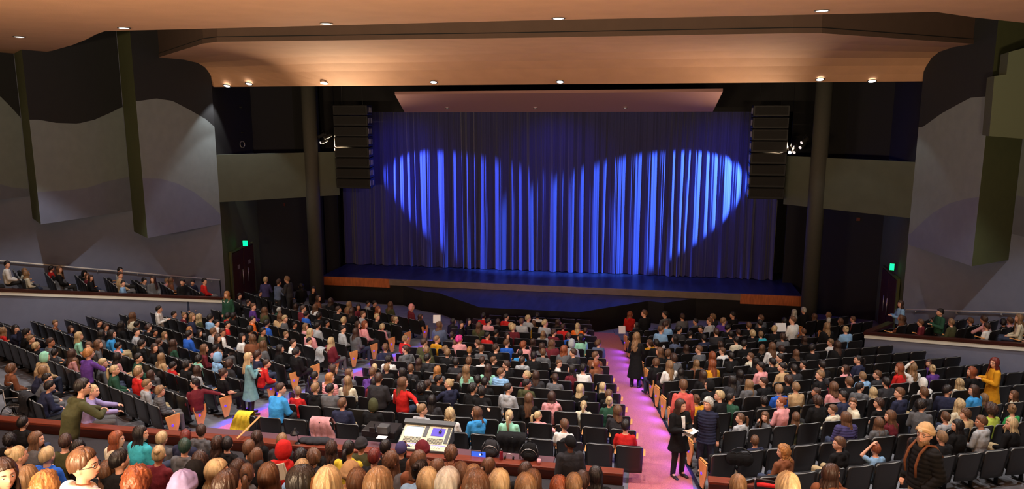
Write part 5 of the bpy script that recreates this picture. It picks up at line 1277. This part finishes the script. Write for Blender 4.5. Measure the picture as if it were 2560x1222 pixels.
# folded-out wooden writing arm behind the yellow jacket
a, b = at_z(592, 1096, 2.78), at_z(650, 1040, 2.95); m = MB(); m.tube([a, b], .022, 4); o = build('wooden_arm', m, [M['seatwood']]); tag(o, 'long pale wooden arm board slanting beside the yellow jacket', 'board')

# handbag held over a seat back by the person in the vest
p = at_plane(1850, 1128, np.array([7.2, 14.2, 0]), (0, 1, 0)); mb = MB()
for dx in (-.14, 0, .14): mb.ell((dx, 0, -.16), (.13, .09, .15), 12, 8)
o = obj('handbag', remesh(mb, 'handbag', .012, [CLOTH['bk']], 3)); o.location = tuple(p); tag(o, 'black handbag resting beside the navy jacket in the right rear row', 'handbag')
m = MB(); m.tube([(-.20+.05*k, -.05, .0+.10*math.sin(k/8*math.pi)) for k in range(9)], .012, 6); build('strap', m, [M['blackp']], o, True)

# wheelchairs
def wheelchair(x, y, z, rz, c, label):
    o = empty('wheelchair', (x, y, z), rz); tag(o, label, 'wheelchair', 'wheelchairs')
    for sx in (-1, 1):
        m = MB(); m.tube([(sx*.29, .30*math.cos(a), .30+.29*math.sin(a)) for a in np.linspace(0, 2*np.pi, 33)], .014, 8)
        w_ = build('wheel', m, [M['blackp']], o, True); m = MB()
        for a in np.linspace(0, np.pi, 9)[:-1]: m.tube([(sx*.29, .29*math.cos(a), .30+.28*math.sin(a)), (sx*.29, -.29*math.cos(a), .30-.28*math.sin(a))], .002, 4)
        build('spokes', m, [M['silver']], w_)
        m = MB(); m.tube([(sx*.22, .44+.06*math.cos(a), .07+.06*math.sin(a)) for a in np.linspace(0, 2*np.pi, 15)], .014, 6); build('caster', m, [M['blackp']], o, True)
        m = MB(); m.tube([(sx*.23, -.34, .95), (sx*.23, -.22, .93), (sx*.23, -.20, .5), (sx*.23, .28, .5), (sx*.22, .42, .14)], .012, 8); m.tube([(sx*.23, -.20, .72), (sx*.23, .16, .72), (sx*.23, .18, .5)], .012, 8); build('frame', m, [M['silver']], o, True)
    m = MB(); m.box((0, .04, .50), (.44, .42, .05), 0, bev=.02); build('seat', m, [M['blackp']], o)
    m = MB(); m.box((0, -.21, .74), (.44, .03, .36), 0, bev=.012); build('backrest', m, [M['blackp']], o)
    m = MB(); m.tube([(-.19, -.30, .84), (-.1, -.31, .86), (0, -.315, .865), (.1, -.31, .86), (.19, -.30, .84)], .038, 10); q = build('push_bar_pad', m, [CLOTH[c]], o, True)
    return o
p = solve(1887, 1112, z_r, 1.15)
wheelchair(6.95, 13.0, z_r(6.95, 13.0)+.02, R(-8), 'rd', 'wheelchair with a red padded bar behind the navy jacket, right rear row')
q = solve(52, 1028, z_l, .30); wheelchair(q[0], q[1], z_l(q[0], q[1])+.01, R(-70), 'bk', 'dark wheelchair at the far left end of the rear row')

# ------------------------------------------------------------------ stage equipment
def line_array(side, label):
    Y = 33.6; xa, xb = (846, 930) if side < 0 else (1869, 1958)
    top, bot = (262, 468) if side < 0 else (262, 494)
    p0, p1 = at_y(xa, bot, Y), at_y(xb, bot, Y); pt = at_y(xa, top, Y); xc = (p0[0]+p1[0])/2; wd = p1[0]-p0[0]
    o = empty('line_array', (xc, Y, p0[2])); tag(o, label, 'loudspeakers', 'hanging loudspeaker arrays'); n = 8; h = (pt[2]-p0[2])/n
    for k in range(n):
        m = MB(); t = R(9-k*1.1); m.box((0, .0+.012*(n-k)**1.6*.3, h*(k+.5)), (wd, .62, h*.94), 0, mtx=Matrix.Rotation(t, 3, 'X'), bev=.02); c = build('cabinet', m, [mat('speaker_black', (.005, .005, .006), .6)], o)
        m = MB(); m.box((0, -.33+.012*(n-k)**1.6*.3, h*(k+.5)), (wd*.9, .02, h*.7), 0, mtx=Matrix.Rotation(t, 3, 'X')); build('grille', m, [mat('grille', (.006, .006, .006), .8, bump=(500, .3))], c)
        for q_ in (-.18, .0, .18):
            m = MB(); m.box((-side*wd/2, q_, h*(k+.5)), (.025, .09, h*.5), 0, bev=.01); build('rigging_plate', m, [mat('rig_plate', (.25, .25, .28), .5)], c)
    m = MB()
    for sx in (-.3, .3): m.tube([(sx*wd, 0, h*n), (sx*wd, 0, 14.44-p0[2])], .012, 6)
    build('suspension_cable', m, [M['blackmetal']], o)
line_array(-1, 'tall black hanging loudspeaker array left of the stage curtain'); line_array(1, 'tall black hanging loudspeaker array right of the stage curtain')
def fixture(px, py, Y, rz, tilt, label, lens):
    p = at_y(px, py, Y); o = empty('stage_light', tuple(p), rz); tag(o, label, 'stage light')
    T = Matrix.Rotation(tilt, 3, 'X'); m = MB()
    pts = [np.array(T @ Vector(v)) for v in ((0, -.18, 0), (0, -.10, 0), (0, .10, 0), (0, .12, 0), (0, .26, 0))]
    m.tube(pts, [.05, .085, .085, .065, .075], 14); build('lamp_housing', m, [M['black']], o, True)
    m = MB(); a = np.array(T @ Vector((0, .262, 0))); b = np.array(T @ Vector((0, .268, 0))); m.tube([a, b], [.066, .05], 14); build('lens', m, [lens], o, True)
    m = MB(); m.tube([(-.10, 0, 0), (-.10, 0, .16), (.10, 0, .16), (.10, 0, 0)], .010, 6); m.tube([(0, 0, .16), (0, 0, .25)], .014, 6); build('yoke', m, [M['blackmetal']], o, True)
for k, (px, py, l, t) in enumerate([(812, 352, M['lensdim'], 'upper'), (806, 338, M['blackp'], 'lower left'), (822, 340, M['blackp'], 'lower right')]):
    fixture(px, py, 33.2, R(150), R(-20), f'black stage light above the left box front, {t} of the cluster', l)
for k, (px, py, l, t) in enumerate([(1976, 374, M['lensb'], 'brightest, nearest the curtain'), (1990, 374, M['lensdim'], 'second from the curtain'), (2008, 362, M['lensdim'], 'third from the curtain'), (2014, 350, M['lensdim'], 'nearest the right column')]):
    fixture(px, py, 33.0, R(165-k*12), R(-25), f'black stage light above the right box front, {t}', l)
m = MB(); a = at_y(843, 379, 33.7); m.ell(a, (.10, .04, .03)); o = build('work_light', m, [M['lensdim']], None, True); tag(o, 'small glowing work light at the left box end', 'light')
for (x0, x1, y), nm in zip(((541, 606, 268), (548, 610, 331)), ('upper', 'lower')):
    a, b = at_y(x0, y, 33), at_y(x1, y+1, 33); m = MB(); m.tube([a, b], .028, 8); o = build('lighting_pipe', m, [M['blackmetal']], None, True); tag(o, f'{nm} horizontal lighting pipe in the dark left loft', 'pipe', 'lighting pipes')
a = at_y(606, 361, 32.6); m = MB(); m.tube([a+np.array([.12*math.cos(t), 0, .15*math.sin(t)]) for t in np.linspace(0, 2*np.pi, 21)], .018, 6); o = build('cable_ring', m, [M['silver']], None, True); tag(o, 'coiled cable ring hanging in the dark left loft', 'cable')
# exit signs
def sign(px, py, Y, w_, h_, m_, label, rz):
    p = at_y(px, py, Y); o = empty('exit_sign', tuple(p), rz); tag(o, label, 'exit sign', None)
    m = MB(); m.box((0, .03, 0), (w_+.05, .06, h_+.05), 0, bev=.01); build('housing', m, [M['blackp']], o); m = MB(); m.box((0, -.004, 0), (w_, .01, h_)); build('lit_panel', m, [m_], o)
sign(613, 608, 31.75, .22, .27, M['green'], 'glowing green exit sign above the left door', R(10)); sign(2230, 667, 31.4, .16, .26, M['green'], 'glowing green exit sign above the right door', R(-20))
sign(705, 511, 35.15, .30, .14, M['redsign'], 'small unlit red sign under the left box', 0); sign(2150, 548, 35.0, .30, .14, M['redsign'], 'small unlit red sign under the right box', 0)
# sheets held up in the audience
for px, py, Y, w_, lb, cat in ((1092, 797, 26.3, .28, 'white programme sheet held up at the front of the centre block', 'paper'), (1952, 818, 26.5, .36, 'white sheet held up in the right block front rows', 'paper'), (1555, 824, 28.0, .26, 'white notice on the end seat at the right aisle front', 'paper')):
    p = at_y(px, py, Y); m = MB(); m.box((0, 0, 0), (w_, .006, .30), 0, mtx=Matrix.Rotation(R(-15), 3, 'X')); o = build('paper_sheet', m, [M['paper']]); o.location = tuple(p); o.rotation_euler = (0, 0, R(12)); tag(o, lb, cat)
p = at_plane(1658, 869, np.array([6.2, 26.6, 0]), (0, 1, 0)); p = at_y(1658, 869, 25.0); m = MB(); m.box((0, 0, 0), (.09, .012, .17), 0, mtx=Matrix.Rotation(R(25), 3, 'Y'), bev=.004); o = build('mobile_phone', m, [M['paper']]); o.location = tuple(p); tag(o, 'white mobile phone held up by the person in denim blue', 'phone')
m = MB(); p = at_y(697, 1180, 0+7.7); m.box((0, 0, 0), (.15, .012, .20), 0, mtx=Matrix.Rotation(R(-12), 3, 'Y')); m.box((.02, .02, 0), (.15, .012, .20), 0, mtx=Matrix.Rotation(R(-16), 3, 'Y')); o = build('open_booklet', m, [mat('booklet', lin((214, 208, 184)), .7)]); o.location = tuple(p); tag(o, 'cream booklet held up in front of the red hood', 'booklet')

# prints on clothing seen in the photo
def text_part(body, size, name, m_, parent, loc, rot):
    cu = bpy.data.curves.new(name, 'FONT'); cu.body = body; cu.size = size; cu.extrude = .002; cu.align_x = 'CENTER'
    t = bpy.data.objects.new(name, cu); COL.objects.link(t); dg = bpy.context.evaluated_depsgraph_get(); dg.update()
    me = bpy.data.meshes.new_from_object(t.evaluated_get(dg)); bpy.data.objects.remove(t); me.materials.clear(); me.materials.append(m_)
    o = obj(name, me, parent); o.location = loc; o.rotation_euler = rot; return o
for o in list(bpy.data.objects):
    lb = o.get('label', '') if o.parent is None else ''
    if o.name.startswith('person') and 'yellow sweater' in lb and 'ponytail' in lb:
        text_part('oid', .10, 'printed_letters', CLOTH['bk'], o, (.075, -.205, .93), (R(90), 0, 0))
        m = MB(); m.ell((.08, -.200, .86), (.055, .010, .05)); q = build('printed_patch', m, [CLOTH['co']], o, True)
    if o.name.startswith('person') and 'black hoodie' in lb and 'grey' not in lb and abs(proj(o.location)[0]-789) < 25 and abs(proj(o.location)[1]-1010) < 60:
        for k in range(4): m = MB(); m.box((-.075+.05*k, -.225, .80+.008*k), (.026, .008, .13+.016*k)); build('white_stripe', m, [CLOTH['wh']], o)
m = MB(); m.box((0, .125, .075), (.055, .006, .035), 0, bev=.002); q = build('hat_patch', m, [CLOTH['cr']], bean); q.location = (0, .015, 1.59); q.rotation_euler = (0, 0, R(25))
